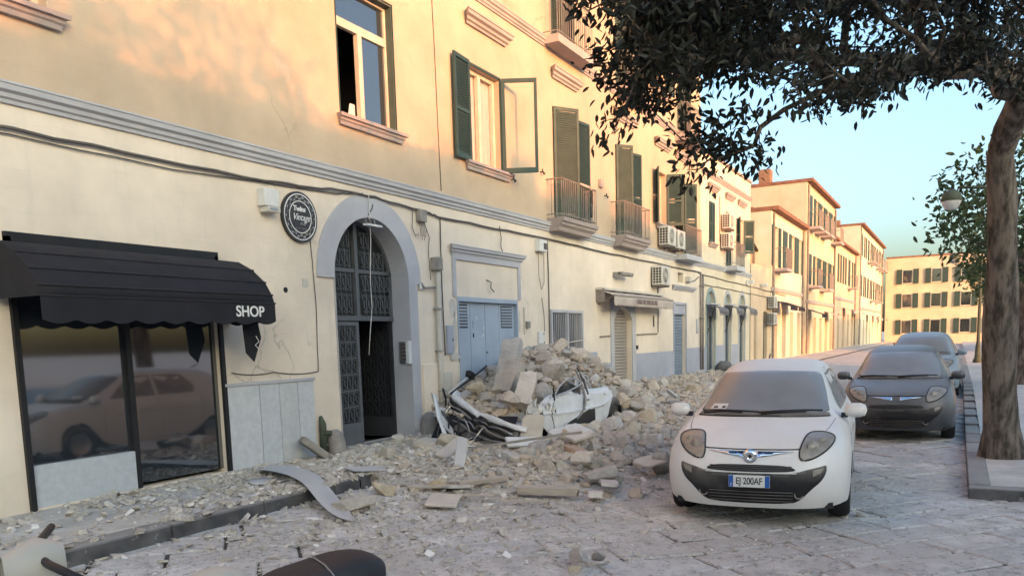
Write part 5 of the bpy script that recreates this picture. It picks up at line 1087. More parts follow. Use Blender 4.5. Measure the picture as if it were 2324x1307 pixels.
timber('broken lath left of the splintered plank', (6.75, -2.75, -.13), (6.95, -3.2, -.14), .05, .015)
timber('thin batten on the paving below the dark timber', (6.85, -3.3, -.17), (7.05, -3.75, -.18), .04, .015)
# bent sheet of grey metal over the kerb
cl = [(6.62, -.35, .05), (6.52, -.62, .06), (6.42, -.95, .07), (6.28, -1.30, .085), (6.12, -1.58, .07), (5.95, -1.85, -.02), (5.78, -2.12, -.09), (5.60, -2.40, -.125), (5.45, -2.62, -.13)]
P = []
for i, p in enumerate(cl):
    wd = (.50, .52, .52, .52, .54, .54, .48, .36, .08)[i]; d = Vector((.86, .45, 0)); P.append([Vector(p)+d*(wd*(j/6-.5)*1.1)+Vector((0, 0, .012*math.sin(j*1.1+i)+(.03 if j == 0 and i < 3 else 0))) for j in range(7)])
tag(MB().grid(P).build('sheet_metal', m_sheet, smooth=True, solid=.004, sub=1), 'long bent strip of grey sheet metal slumped over the kerb', 'sheet')
tag(MB().grid([[(6.0+.3*i/4-.15*j/3, -.75-.25*j/3-.05*i, .03+.012*math.sin(i+j)) for j in range(4)] for i in range(5)]).build('sheet_metal', m_sheet, smooth=True, solid=.004), 'pale torn sheet lying flat on the pavement by the marble panels', 'sheet')
# unpicked small stuff
def dens_small(x, y): return min(1, pile(x, y)*6+.02)
for k in range(6500):
    x, y = rs.uniform(6.8, 26), rs.uniform(-4.6, -.05)
    if rs.random() > dens_small(x, y): continue
    r = .018+.055*rs.random()**2; bake(x, y, bed_z(x, y)+r*.3, r, 1, 4000+k % 300)
for k in range(2200):
    x, y = rs.uniform(10.5, 15.2), rs.uniform(-1.95, -.03); r = .018+.06*rs.random()**2; bake(x, y, heap_z(x, y)+r*.2, r, 1, 4000+k % 300)
for k in range(900):
    x, y = rs.uniform(10.2, 11.4), rs.uniform(-1.8, -.3); r = .02+.06*rs.random()**1.8; bake(x, y, heap_z(x, y)+r*.2, r, 1, 4000+k % 300)
o = small.build('small_rubble', m_stone, recalc=False); tag(o, 'small broken stones filling the gaps of the rubble', 'rubble', kind='stuff')
# chips on paving, pavement and doorstep: bent flakes, thousands
cube = np.array([(-1, -1, -1), (1, -1, -1), (1, 1, -1), (-1, 1, -1), (-1, -1, 1), (1, -1, 1), (1, 1, 1), (-1, 1, 1)], float); cf = np.array([(0, 3, 2, 1), (4, 5, 6, 7), (0, 1, 5, 4), (1, 2, 6, 5), (2, 3, 7, 6), (3, 0, 4, 7)])
XY = []
while len(XY) < 30000:
    x = rs.uniform(3.2, 24) if rs.random() < .6 else rs.uniform(4.5, 11); y = rs.uniform(-6.8, -.03) if rs.random() < .4 else rs.uniform(-4.4, -.03)
    near = min(1, pile(x, y)*5+.16*math.exp(-max(0, -y-2.4)*.8)*(1 if x < 12 else .4)+.010)
    if y > -1.66 and x < 8.8: near = .95 if x > 5.6 else .25
    if rs.random() > near: continue
    XY.append((x, y))
n = len(XY); sz = .004+.027*RNG.random(n)**3.0; big = RNG.random(n) < .006; sz[big] += .022
C = cube[None]*np.stack([sz*RNG.uniform(.7, 2.0, n), sz, sz*RNG.uniform(.2, .6, n)], 1)[:, None, :]+RNG.normal(0, 1, (n, 8, 3))*(sz*.25)[:, None, None]
a = RNG.uniform(0, 6.28, n); tl = RNG.normal(0, .35, n); ca_, sa_ = np.cos(a), np.sin(a)
C[:, :, 2] += C[:, :, 0]*np.sin(tl)[:, None]
C = np.stack([C[:, :, 0]*ca_[:, None]-C[:, :, 1]*sa_[:, None], C[:, :, 0]*sa_[:, None]+C[:, :, 1]*ca_[:, None], C[:, :, 2]], 2)
Z = np.array([max(base_z(x, y), bed_z(x, y) if x > 4.8 and y > -4.95 else -9) for x, y in XY])+sz*.3
C += np.stack([np.array(XY)[:, 0], np.array(XY)[:, 1], Z], 1)[:, None, :]
# fine grit over the near paving
m2_ = 9000; gx = RNG.uniform(3.0, 10.5, m2_); gy = -2.2-4.6*RNG.random(m2_)**1.3; gs = .003+.007*RNG.random(m2_)**2.5
G = cube[None]*np.stack([gs*1.4, gs, gs*.5], 1)[:, None, :]+RNG.normal(0, 1, (m2_, 8, 3))*(gs*.3)[:, None, None]
G += np.stack([gx, gy, np.array([road_z(x, y) for x, y in zip(gx, gy)])+gs*.3], 1)[:, None, :]
perm = RNG.permutation(n+m2_); C = np.concatenate([C, G])[perm]; n += m2_
half = n*5//6
for (lo_, hi_, mt, lab) in ((0, half, m_bed, 'grey dust crumbs and flakes scattered over paving and pavement'), (half, n, m_chip, 'white plaster chips scattered over paving and pavement')):
    V_ = C[lo_:hi_].reshape(-1, 3); F_ = (cf[None]+8*np.arange(hi_-lo_)[:, None, None]).reshape(-1, 4)
    mb = MB(); mb.v = V_.tolist(); mb.f = [tuple(q) for q in F_.tolist()]; o = mb.build('plaster_chips', mt, recalc=False); tag(o, lab, 'chips', kind='stuff')
# ================================================================== THE CRUSHED CAR
t = thing('crushed_car', 'white car crushed flat under the heap of stones, bonnet and door showing', 'car', (11.8, -1.2, -.05))
def crump(P, a=.012, s=5, seed=0):
    off = Vector((seed*3.1, seed*1.7, 0)); return [[Vector(p)+noise.noise_vector(Vector(p)*s+off)*a+noise.noise_vector(Vector(p)*s*2.7+off)*a*.5 for p in row] for row in P]
def bez(pts, n):
    out = []; pts = [Vector(p) for p in pts]; m = len(pts)-1
    for i in range(n+1):
        u = i/n*m; k = min(int(u), m-1); f_ = u-k; p0 = pts[max(k-1, 0)]; p1 = pts[k]; p2 = pts[k+1]; p3 = pts[min(k+2, m)]
        out.append(.5*((2*p1)+(-p0+p2)*f_+(2*p0-5*p1+4*p2-p3)*f_**2+(-p0+3*p1-3*p2+p3)*f_**3))
    return out
edge = bez([(10.78, -.34, .60), (10.52, -.42, .57), (10.36, -.68, .47), (10.22, -.98, .37), (10.16, -1.12, .31), (10.02, -1.42, .27), (9.93, -1.80, .20), (10.0, -1.98, .14)], 30)
# bonnet: pale rim curling over the front, sheet running back under the stones
P = []
for k, (dx, dz) in enumerate(((-.012, -.035), (-.022, 0), (0, .03), (.05, .045), (.13, .03), (.24, -.02), (.45, -.06), (.8, -.06))):
    P.append([p+Vector((dx, dx*.12, dz+(.022*math.sin(i*.55+k) if k > 1 else 0))) for i, p in enumerate(edge)])
MB().grid(crump(P, .012, 4, 1)).build('bonnet', m_carw2, t, smooth=True, solid=.004, sub=1)
# stacked black front panel, bumper beam and radiator pack below the rim
for k, (dx, dz, r_, m_) in enumerate(((-.035, -.055, .020, m_dark), (-.07, -.085, .016, m_steel), (-.06, -.12, .022, m_dark), (-.11, -.155, .014, m_steel), (-.10, -.20, .024, m_dark), (-.15, -.235, .012, m_steel))):
    pl = [p+Vector((dx-.10*(k*.2), -.01*k, dz+.018*math.sin(i*.9+k*1.3)+(0.05 if 15 < i < 19 and k < 4 else 0))) for i, p in enumerate(edge[2:27])]
    MB().tube(pl, r_, 6).build('front_panel_rib', m_, t, smooth=True)
P = [[p+Vector((.03-.09*j, -.02*j, -.05-.075*j)) for p in edge[1:28]] for j in range(5)]
MB().grid(crump(P, .02, 6, 2)).build('radiator_support', m_darkd, t, smooth=False, solid=.006)
for k in range(3):
    a = edge[6+k*7]+Vector((-.12, 0, -.10)); MB().tube([a, a+Vector((-.10+.03*math.sin(k*2), .05*math.cos(k*3), -.12)), a+Vector((-.22, .04, -.18))], .014, 5).build('bracket', m_dark if k % 2 else m_steel, t)
# engine bay: black sheet standing for the shade inside it, with hoses
mb = MB(); P = [[Vector((10.15-.35*u+.25*v, -.45-1.2*v, .30-.38*u)) for u in (0, .33, .66, 1)] for v in (0, .25, .5, .75, 1)]; mb.grid(crump(P, .04, 5, 3)); mb.build('engine_bay_shade', m_dark, t, solid=.01)
for k in range(6): MB().tube(bez([(10.1-.05*k, -.5-.16*k, .30), (9.95, -.55-.17*k, .16+.04*(k % 3)), (9.8+.04*k, -.62-.15*k, .05), (9.66, -.85-.1*k, .03)], 10), .010+.004*(k % 3), 5).build('hose', m_dark if k % 3 else m_steel, t, smooth=True)
# torn bumper skin hooked forward to the left
a = bez([(10.60, -.40, .42), (10.40, -.36, .41), (10.15, -.38, .46), (9.98, -.44, .60), (9.92, -.47, .68)], 16); P = [[p+Vector((-.02, -.02*j, -.028*j)) for p in a] for j in range(3)]
MB().grid(crump(P, .006, 6, 4)).build('bumper_skin', m_carw2, t, smooth=True, solid=.006)
b = bez([(9.93, -.46, .64), (9.86, -.56, .42), (9.74, -.70, .22), (9.58, -.90, .06), (9.48, -1.2, -.02), (9.50, -1.55, -.05)], 20); P = [[p+Vector((.055*j, .01*j, -.012*j+.02*math.sin(j))) for p in b] for j in range(4)]
MB().grid(crump(P, .012, 6, 5)).build('bumper_skin', m_carw2, t, smooth=True, solid=.006)
P = [[p+Vector((.20+.05*j, .03, -.02-.03*j)) for p in b[4:17]] for j in range(3)]; MB().grid(crump(P, .02, 7, 6)).build('grille_strip', m_darkd, t, solid=.012)
MB().add([(9.86, -.62, .30), (9.98, -.56, .36), (10.02, -.74, .12), (9.90, -.82, .06), (9.84, -.72, .16)], [(0, 1, 2, 3, 4)]).build('headlamp_shell', m_sheet, t, solid=.02)
MB().tube([(10.42, -.37, .40), (10.44, -.36, .55), (10.40, -.34, .70)], .016, 5).build('strut', m_dark, t)
# wall-side edge: screen trim, mirror, wiper arm
MB().tube(bez([(10.62, -.34, .60), (10.95, -.32, .70), (11.35, -.28, .80), (11.9, -.25, .98)], 14), .016, 6).build('screen_trim', m_dark, t)
MB().tube(bez([(10.60, -.32, .62), (10.95, -.29, .73), (11.35, -.25, .84)], 10), .010, 6).build('bonnet_edge', m_carw2, t)
MB().box(11.25, 11.42, -.32, -.22, .80, .91, Matrix.Rotation(.4, 3, 'Y')).build('mirror', m_dark, t, bevel=.02)
MB().tube([(10.92, -.50, .68), (11.02, -.62, .62), (11.05, -.70, .60)], .008, 5).build('wiper_arm', m_dark, t)
# street side: wing, door, glass, crumpled roof edge
def side_pt(u, v):        # u along 10.2..12.95, v 0 bottom .. 1 top
    X = 10.30+2.66*u; top = np.interp(u, [0, .08, .2, .5, .85, .97, 1], [.46, .57, .62, .60, .58, .57, .52]); bot = np.interp(u, [0, .1, .2, .6, .85, .95, 1], [.16, .02, -.08, -.10, -.06, .12, .28])
    z = bot+(top-bot)*v; y = -2.04-.035*(1-abs(2*v-1.1))-(.018 if .52 < v < .62 else 0)-.03*(1-v)
    if v > .93: y += .035
    return Vector((X+(.06*(v-.5) if u > .9 else 0), y, z))
P = [[side_pt(i/60, j/16) for j in range(17)] for i in range(61)]
MB().grid(crump(P, .014, 3.4, 7)).build('door', m_carw2, t, smooth=True, solid=.006, autos=22)
for ux in (.115, .56):
    pl = [side_pt(ux+(.02*math.sin(k*.5)), k/16)+Vector((0, -.008, 0)) for k in range(1, 16)]; MB().tube(pl, .006, 4).build('shut_line', m_dark, t)
for k in range(5):                                            # torn, folded wing panels
    c = Vector((10.18+.10*k, -1.92-.03*k, .40-.05*(k % 3))); P = [[c+Vector((.22*(i/5-.5)+.04*math.sin(j*2+k), -.05*abs(i/5-.5)*(1 if k % 2 else -1)-.02*j, .26*(j/5-.5)+.05*math.sin(i*1.6+k))) for j in range(6)] for i in range(6)]
    MB().grid(crump(P, .03, 9, 20+k)).build('crumpled_wing', m_carw2, t, solid=.005, autos=25)
ol = [(11.02, .14), (11.6, .24), (12.0, .31), (12.15, .30), (12.17, .08), (11.9, .04), (11.0, .12)]
mb = MB(); mb.plate(ol, -2.105, -2.09); mb.build('side_window', m_glassd, t)
mb = MB(); mb.tube([(x, -2.10, z) for x, z in ol]+[(ol[0][0], -2.10, ol[0][1])], .012, 5); mb.build('window_trim', m_carw2, t)
MB().tube(bez([(11.98, -1.86, .88), (11.86, -2.0, .68), (11.74, -2.115, .44), (11.62, -2.12, .27), (11.38, -2.12, .17)], 14), .018, 5).build('door_pillar', m_bollard, t)
MB().tube(bez([(12.06, -1.84, .92), (11.95, -2.0, .70), (11.86, -2.11, .52)], 8), .016, 5).build('seat_belt_strap', m_cable, t)
P = [[Vector((10.72+1.0*i/12, -2.03+.02*math.sin(i), .60+.12*math.sin(i/12*3.0)-.10*j/4)) for j in range(5)] for i in range(13)]
MB().grid(crump(P, .02, 7, 9)).build('door_lining', m_darkd, t, solid=.01)
MB().tube(bez([(10.70, -2.09, .60), (10.95, -2.07, .73), (11.35, -2.05, .80), (11.7, -2.06, .70), (11.2, -2.09, .62), (10.75, -2.10, .58)], 26), .012, 5).build('window_frame', m_sheet, t)
MB().tube([(10.62, -2.10, .70), (10.66, -2.11, .34)], .012, 5).build('torn_trim', m_dark, t)
for (x, z) in ((11.95, .36), (12.62, .40)): MB().box(x-.06, x+.06, -2.115, -2.08, z+.06, z+.09).build('door_handle', m_carw2, t, bevel=.01)
MB().lathe([(.0, .0), (.035, .004), (.04, .012), (.03, .018)], 12, (0, 0, 0)).build('fuel_cap', m_carw2, t).matrix_local = Matrix.Translation(Vector((11.92, -2.07, .33))-Vector((11.8, -1.2, -.05))) @ Matrix.Rotation(R(90), 4, 'X')
for k in range(7):                                            # roof skin folded into ridges
    c = Vector((12.05+.16*k, -1.78+.03*math.sin(k*2), .60+.06*math.sin(k*1.7))); P = [[c+Vector((.26*(i/6-.5), .10*(j/6-.5)*(-1)**k+.05*math.sin(i*2.1+k), .22*(j/6-.5)+.06*math.sin(i*1.5+k*2.3))) for j in range(7)] for i in range(7)]
    MB().grid(crump(P, .05, 8, 40+k)).build('crumpled_roof', (m_sheet, m_bollard, m_carw2)[k % 3], t, solid=.005, autos=25)
for k in range(9):
    x = 12.0+k*.12; MB().tube(bez([(x, -1.92, .50), (x+.10*math.sin(k*2.2), -1.86, .62+.05*math.sin(k)), (x+.14, -1.75, .74+.05*math.cos(k*1.7)), (x+.25*math.cos(k), -1.68, .66)], 10), .009+.005*(k % 3), 5).build('twisted_strip', (m_carw2, m_sheet, m_bollard)[k % 3], t, smooth=True)
MB().box(11.93, 11.99, -1.9, -1.86, .60, .86, Matrix.Rotation(.45, 3, 'Y')).build('torn_flap', m_carw2, t); MB().box(13.02, 13.07, -1.86, -1.82, .46, .68, Matrix.Rotation(.35, 3, 'Y')).build('torn_flap', m_carw2, t)
tyre = MB(); prof = [(.17, -.09), (.26, -.095), (.29, -.06), (.30, 0), (.29, .06), (.26, .095), (.17, .09)]
tyre.lathe(prof, 28); o = tyre.build('tyre', m_rubber, t, smooth=True); o.rotation_euler = (R(90), 0, 0); o.location = Vector((13.1, -1.90, .10))-Vector((11.8, -1.2, -.05))
MB().lathe([(.0, .03), (.05, .03), (.16, .05), (.175, .07)], 20).build('rim', m_steel, o)
MB().box(10.6, 11.0, -2.02, -1.90, -.12, .10).build('wheel_arch', m_dark, t, bevel=.04)
# ================================================================== PARKED WHITE HATCHBACK (local: nose at x=0, tail at +x, ground z=0)
CARROT = math.atan2(.089, .996); CARS = 0.97
car = thing('parked_car', 'dusty white hatchback parked nose towards the camera, number plate EJ 200AF', 'car', (0, 0, 0))
ROWS = [
 [(.12,0,.19),(.125,.22,.19),(.15,.42,.19),(.21,.58,.195),(.29,.68,.2),(.38,.75,.21),(.46,.79,.22),(.52,.81,.22),(.57,.82,.23)],
 [(.055,0,.29),(.06,.22,.29),(.09,.43,.29),(.155,.60,.29),(.24,.70,.29),(.335,.77,.30),(.425,.805,.30),(.50,.825,.31),(.56,.835,.32)],
 [(.0,0,.46),(.008,.23,.46),(.04,.45,.46),(.11,.62,.46),(.20,.725,.46),(.30,.785,.46),(.40,.82,.46),(.49,.835,.46),(.565,.84,.46)],
 [(.025,0,.61),(.035,.23,.61),(.07,.45,.61),(.145,.62,.61),(.24,.725,.61),(.34,.785,.61),(.44,.82,.60),(.54,.835,.58),(.63,.842,.56)],
 [(.085,0,.725),(.095,.23,.725),(.14,.45,.725),(.22,.61,.735),(.32,.71,.745),(.43,.775,.74),(.54,.81,.71),(.65,.83,.67),(.74,.842,.63)],
 [(.20,0,.795),(.21,.23,.795),(.26,.45,.80),(.35,.60,.825),(.46,.69,.845),(.57,.755,.83),(.68,.80,.78),(.78,.83,.71),(.87,.845,.655)],
 [(.52,0,.885),(.53,.23,.884),(.57,.46,.88),(.65,.61,.89),(.74,.69,.90),(.82,.75,.88),(.90,.80,.82),(.96,.83,.73),(1.0,.845,.63)],
 [(.86,0,.955),(.88,.24,.955),(.94,.46,.95),(1.02,.61,.95),(1.08,.69,.95),(1.12,.745,.925),(1.14,.80,.85),(1.16,.835,.68),(1.18,.845,.40)],
 [(1.22,0,1.175),(1.24,.23,1.172),(1.29,.43,1.16),(1.37,.575,1.125),(1.40,.665,1.01),(1.40,.745,.95),(1.38,.805,.86),(1.36,.838,.62),(1.34,.835,.22)],
 [(1.58,0,1.39),(1.60,.22,1.385),(1.66,.41,1.37),(1.75,.53,1.33),(1.78,.63,1.15),(1.78,.74,.955),(1.76,.81,.86),(1.74,.84,.6),(1.72,.835,.2)],
 [(2.2,0,1.475),(2.2,.22,1.47),(2.2,.41,1.455),(2.2,.54,1.405),(2.2,.645,1.19),(2.2,.745,.965),(2.2,.815,.87),(2.2,.845,.6),(2.2,.835,.2)],
 [(2.9,0,1.48),(2.9,.22,1.475),(2.9,.41,1.46),(2.9,.54,1.41),(2.9,.645,1.2),(2.9,.75,.975),(2.9,.815,.88),(2.95,.845,.6),(3.02,.835,.22)],
 [(3.5,0,1.43),(3.5,.2,1.425),(3.48,.39,1.41),(3.45,.51,1.37),(3.42,.63,1.18),(3.4,.74,.985),(3.39,.81,.88),(3.38,.845,.78),(3.38,.84,.66)],
 [(3.78,0,1.38),(3.78,.2,1.375),(3.76,.37,1.36),(3.72,.48,1.32),(3.73,.61,1.15),(3.74,.70,.98),(3.72,.775,.86),(3.68,.815,.65),(3.66,.825,.45)],
 [(3.98,0,.95),(3.98,.2,.95),(3.96,.38,.95),(3.93,.5,.95),(3.9,.6,.93),(3.86,.69,.88),(3.8,.75,.75),(3.74,.79,.55),(3.70,.81,.4)],
 [(4.03,0,.5),(4.03,.2,.5),(4.02,.4,.5),(3.99,.55,.5),(3.95,.64,.5),(3.89,.71,.48),(3.83,.76,.45),(3.77,.79,.38),(3.72,.81,.32)],
 [(3.98,0,.24),(3.98,.2,.24),(3.97,.4,.24),(3.94,.55,.24),(3.9,.64,.24),(3.85,.70,.25),(3.80,.75,.26),(3.76,.78,.26),(3.73,.80,.26)]]
full = [[(x, -y, z) for x, y, z in row[:0:-1]]+[tuple(p) for p in row] for row in ROWS]
mb = MB(); mb.grid(full); body = mb.build('body', m_carw, car, smooth=True, sub=3)
bpy.context.view_layer.update(); dg = bpy.context.evaluated_depsgraph_get(); ev = body.evaluated_get(dg); me = ev.to_mesh()
off = ORI[body.name]; bv = BVHTree.FromPolygons([tuple(v.co+off) for v in me.vertices], [tuple(p.vertices) for p in me.polygons]); ev.to_mesh_clear()
def hitx(y, z):
    h = bv.ray_cast(Vector((-3, y, z)), Vector((1, 0, 0))); return h[0].x if h[0] else None
def resample(ol, step):
    out = []
    for i in range(len(ol)):
        a, b = Vector(ol[i]), Vector(ol[(i+1) % len(ol)]); n = max(1, int((b-a).length/step))
        for k in range(n): out.append(a.lerp(b, k/n))
    return out
def smooth_ol(ol, it=2):
    for _ in range(it):
        o2 = []
        for i in range(len(ol)):
            a, b = Vector(ol[i]), Vector(ol[(i+1) % len(ol)]); o2 += [a.lerp(b, .25), a.lerp(b, .75)]
        ol = o2
    return ol
def decal(ol, off_, step=.03, rim=.012):
    """patch of the car surface inside a front-view outline [(y, z)], raised by off_, with a turned-in rim"""
    ol = resample(ol, step); n = len(ol); pts = [Vector(p) for p in ol]; ys = [p.x for p in ol]; zs = [p.y for p in ol]
    def inside(q):
        c = False; j = n-1
        for i in range(n):
            if (ol[i].y > q.y) != (ol[j].y > q.y) and q.x < (ol[j].x-ol[i].x)*(q.y-ol[i].y)/(ol[j].y-ol[i].y+1e-12)+ol[i].x: c = not c
            j = i
        return c
    y = min(ys)+step/2
    while y < max(ys):
        z = min(zs)+step/2
        while z < max(zs):
            q = Vector((y, z))
            if inside(q) and min((q-p).length for p in ol) > step*.45: pts.append(q)
            z += step
        y += step
    vo, eo, fo_, *_ = delaunay_2d_cdt(pts, [(i, (i+1) % n) for i in range(n)], [], 1, 1e-6)
    fo_ = [f for f in fo_ if inside((vo[f[0]]+vo[f[1]]+vo[f[2]])/3)]
    vs = []
    last = .3
    for p in vo:
        h = hitx(p.x, p.y)
        if h is None: h = last
        last = h; vs.append((h-off_, p.x, p.y))
    mb = MB(); mb.add(vs, fo_)
    bd = list(range(n)); o = len(mb.v); mb.v += [(vs[i][0]+off_+rim, vs[i][1], vs[i][2]) for i in bd]; mb.f += [(bd[i], bd[(i+1) % n], o+(i+1) % n, o+i) for i in range(n)]
    return mb
def mir(ol): return [(-y, z) for y, z in ol][::-1]
def line(ylist, off_, r, name, mat, parent=car, n=5):
    pts = [(hitx(y, z)-off_, y, z) for y, z in ylist if hitx(y, z) is not None]; return MB().tube(pts, r, n).build(name, mat, parent, smooth=True)
# windscreen and its dark surround
ws = smooth_ol([(-.63, .972), (-.3, .978), (0, .98), (.3, .978), (.63, .972), (.60, 1.08), (.55, 1.24), (.50, 1.345), (.40, 1.362), (0, 1.378), (-.40, 1.362), (-.50, 1.345), (-.55, 1.24), (-.60, 1.08)], 1)
wso = decal(ws, .016, .03, .03).build('windscreen', m_screen, car, smooth=True)
cowl = [(-.64, .956), (0, .962), (.64, .956), (.62, .985), (.3, .99), (0, .992), (-.3, .99), (-.62, .985)]
decal(cowl, .020, .03, .03).build('scuttle_panel', m_darkd, car, smooth=True)
# wipers, resting low on the glass
for k, pl in enumerate(([(.60, .992), (.40, 1.008), (.2, 1.006), (.02, 1.0)], [(.02, .995), (-.2, 1.008), (-.4, 1.012), (-.56, 1.004)])):
    wp = line(pl, .032, .011, 'wiper', m_dark); line([(pl[0][0]-.02, pl[0][1]-.012), (pl[1][0]-.05, pl[1][1]-.004), (pl[2][0]-.02, pl[2][1]-.008)], .05, .009, 'wiper_arm', m_dark)
decal([(.36, 1.018), (.53, 1.015), (.50, 1.062), (.345, 1.066)], .022, .03, .004).build('parking_permit', m_white, car)
decal([(.37, 1.026), (.41, 1.025), (.40, 1.045), (.365, 1.046)], .0235, .03, .001).build('permit_print', m_cable, car); decal([(.45, 1.024), (.50, 1.023), (.49, 1.040), (.45, 1.041)], .0235, .03, .001).build('permit_print', m_cable, car)
# lamps
hl = smooth_ol([(.43, .635), (.52, .648), (.61, .695), (.68, .755), (.71, .815), (.66, .850), (.56, .862), (.465, .852), (.43, .78), (.412, .70)], 2)
for sgn, ol in ((1, hl), (-1, mir(hl))):
    g = decal(ol, .012, .022, .03).build('headlamp', m_lamp, car, smooth=True)
    p = resample(ol, .02); mb = MB(); mb.tube([(hitx(q.x, q.y)-.008, q.x, q.y) for q in p if hitx(q.x, q.y) is not None], .007, 5); mb.build('lamp_seal', m_dark, g)
    for (a, b, r_) in ((.53, .745, .058), (.60, .795, .030)):
        h = hitx(sgn*a, b)
        mb = MB(); mb.lathe([(0.001, .012), (r_*.5, .010), (r_*.85, .004), (r_, -.004)], 18); o = mb.build('reflector', m_lampb if 'm_lampb' in globals() else m_lamp, g, smooth=True); o.location = Vector((h-.006, sgn*a, b))-ORI[g.name]; o.rotation_euler = (0, R(-78), R(-35*sgn))
# bonnet shut line
for sgn in (1, -1):
    line([(0, .728), (.12*sgn, .7285), (.25*sgn, .729), (.38*sgn, .731), (.425*sgn, .735)], .003, .0065, 'shut_line', m_dark)
def drop_line(pl, name):
    pts = []
    for x, y in pl:
        h = bv.ray_cast(Vector((x, y, 3)), Vector((0, 0, -1)))
        if h[0]: pts.append(h[0]+Vector((0, 0, .001)))
    MB().tube(pts, .004, 4).build(name, m_bollard, car)
for sgn in (1, -1): drop_line([(.47, sgn*.60), (.62, sgn*.64), (.8, sgn*.665), (1.0, sgn*.685)], 'shut_line'); drop_line([(1.75, sgn*.50), (2.2, sgn*.515), (2.9, sgn*.515), (3.45, sgn*.49)], 'roof_gutter')
# nose: chrome bar and badge, grille, lower intake
cb = [(.375, .714), (.20, .716), (.055, .716), (.055, .662), (.12, .672), (.25, .694)]
for ol in (cb, mir(cb)): decal(ol, .010, .02, .012).build('chrome_bar', m_chrome, car, smooth=True)
h = hitx(0, .672); bd = thing  # badge built as a small turned disc
mb = MB(); mb.lathe([(0.001, .0), (.010, .0), (.012, .006), (.040, .008), (.058, .004), (.064, -.004), (.066, -.016)], 26); bg_ = mb.build('badge', m_chrome, car, smooth=True); bg_.location = Vector((h-.012, 0, .672))-ORI[car.name]; bg_.rotation_euler = (0, R(-90), 0)
o = MB().lathe([(0.001, .012), (.010, .011), (.012, .004)], 12).build('badge_centre', m_dark, bg_, smooth=True)
for q in range(6):
    MB().box(-.003, .003, .022, .046, .007, .011, Matrix.Rotation(q*math.pi/3+.2, 3, 'Z'), (0, 0, .009)).build('badge_mark', m_steel, bg_)
gr_ = smooth_ol([(-.40, .560), (-.33, .592), (-.2, .600), (0, .602), (.2, .600), (.33, .592), (.40, .560), (.36, .545), (.2, .538), (0, .537), (-.2, .538), (-.36, .545)], 1)
gg = decal(gr_, .004, .025, .02).build('grille', m_dark, car)
for z in (.553, .571, .588): line([(y, z) for y in np.linspace(-.36, .36, 15)], .009, .004, 'grille_bar', m_darkd)
li = smooth_ol([(-.60, .585), (-.48, .56), (-.40, .535), (0, .525), (.40, .535), (.48, .56), (.60, .585), (.645, .60), (.645, .53), (.60, .45), (.52, .38), (.44, .285), (.36, .243), (0, .235), (-.36, .243), (-.44, .285), (-.52, .38), (-.60, .45), (-.645, .53), (-.645, .60)], 1)
decal(li, .004, .03, .02).build('lower_intake', m_darkd, car, smooth=True)
for z in (.262, .292, .322, .350): line([(y, z) for y in np.linspace(-.37, .37, 15)], .012, .007, 'intake_bar', m_darkd)
line([(y, .53-.0*abs(y)) for y in np.linspace(-.40, .40, 15)], .010, .006, 'grille_frame', m_carw)
for sgn in (1, -1):
    ol = [(.535*sgn, .50), (.60*sgn, .53), (.625*sgn, .575), (.535*sgn, .555)]; decal(ol if sgn > 0 else ol[::-1], .010, .02, .01).build('indicator_lamp', m_lamp, car)
    h = hitx(.42*sgn, .335); mb = MB(); mb.tube([(h-.012, .42*sgn+.036*math.cos(a), .335+.036*math.sin(a)) for a in np.linspace(-2.9, .3, 10)], .006, 5); mb.build('fog_lamp_ring', m_bollard, car)
# number plate
hp = hitx(0, .455)-.03; pl = MB().box(hp-.006, hp, -.18, .18, .40, .51).build('number_plate', m_platew, car, bevel=.003)
MB().box(hp-.0075, hp-.006, .138, .178, .403, .507).build('plate_band', m_plateb, pl); MB().box(hp-.0075, hp-.006, -.178, -.138, .403, .507).build('plate_band', m_plateb, pl)
MB().box(hp, hp+.035, -.17, .17, .41, .50).build('plate_holder', m_dark, car)
o = inst('lettering', text_mesh('EJ 200AF', .088, m_dark, .0006, 0, .001, .95, .76), (hp-.0075, 0, .455), pl, (R(90), 0, R(-90)))
o = inst('lettering', text_mesh('I', .04, m_let, .0006), (hp-.0085, .157, .425), pl, (R(90), 0, R(-90)))
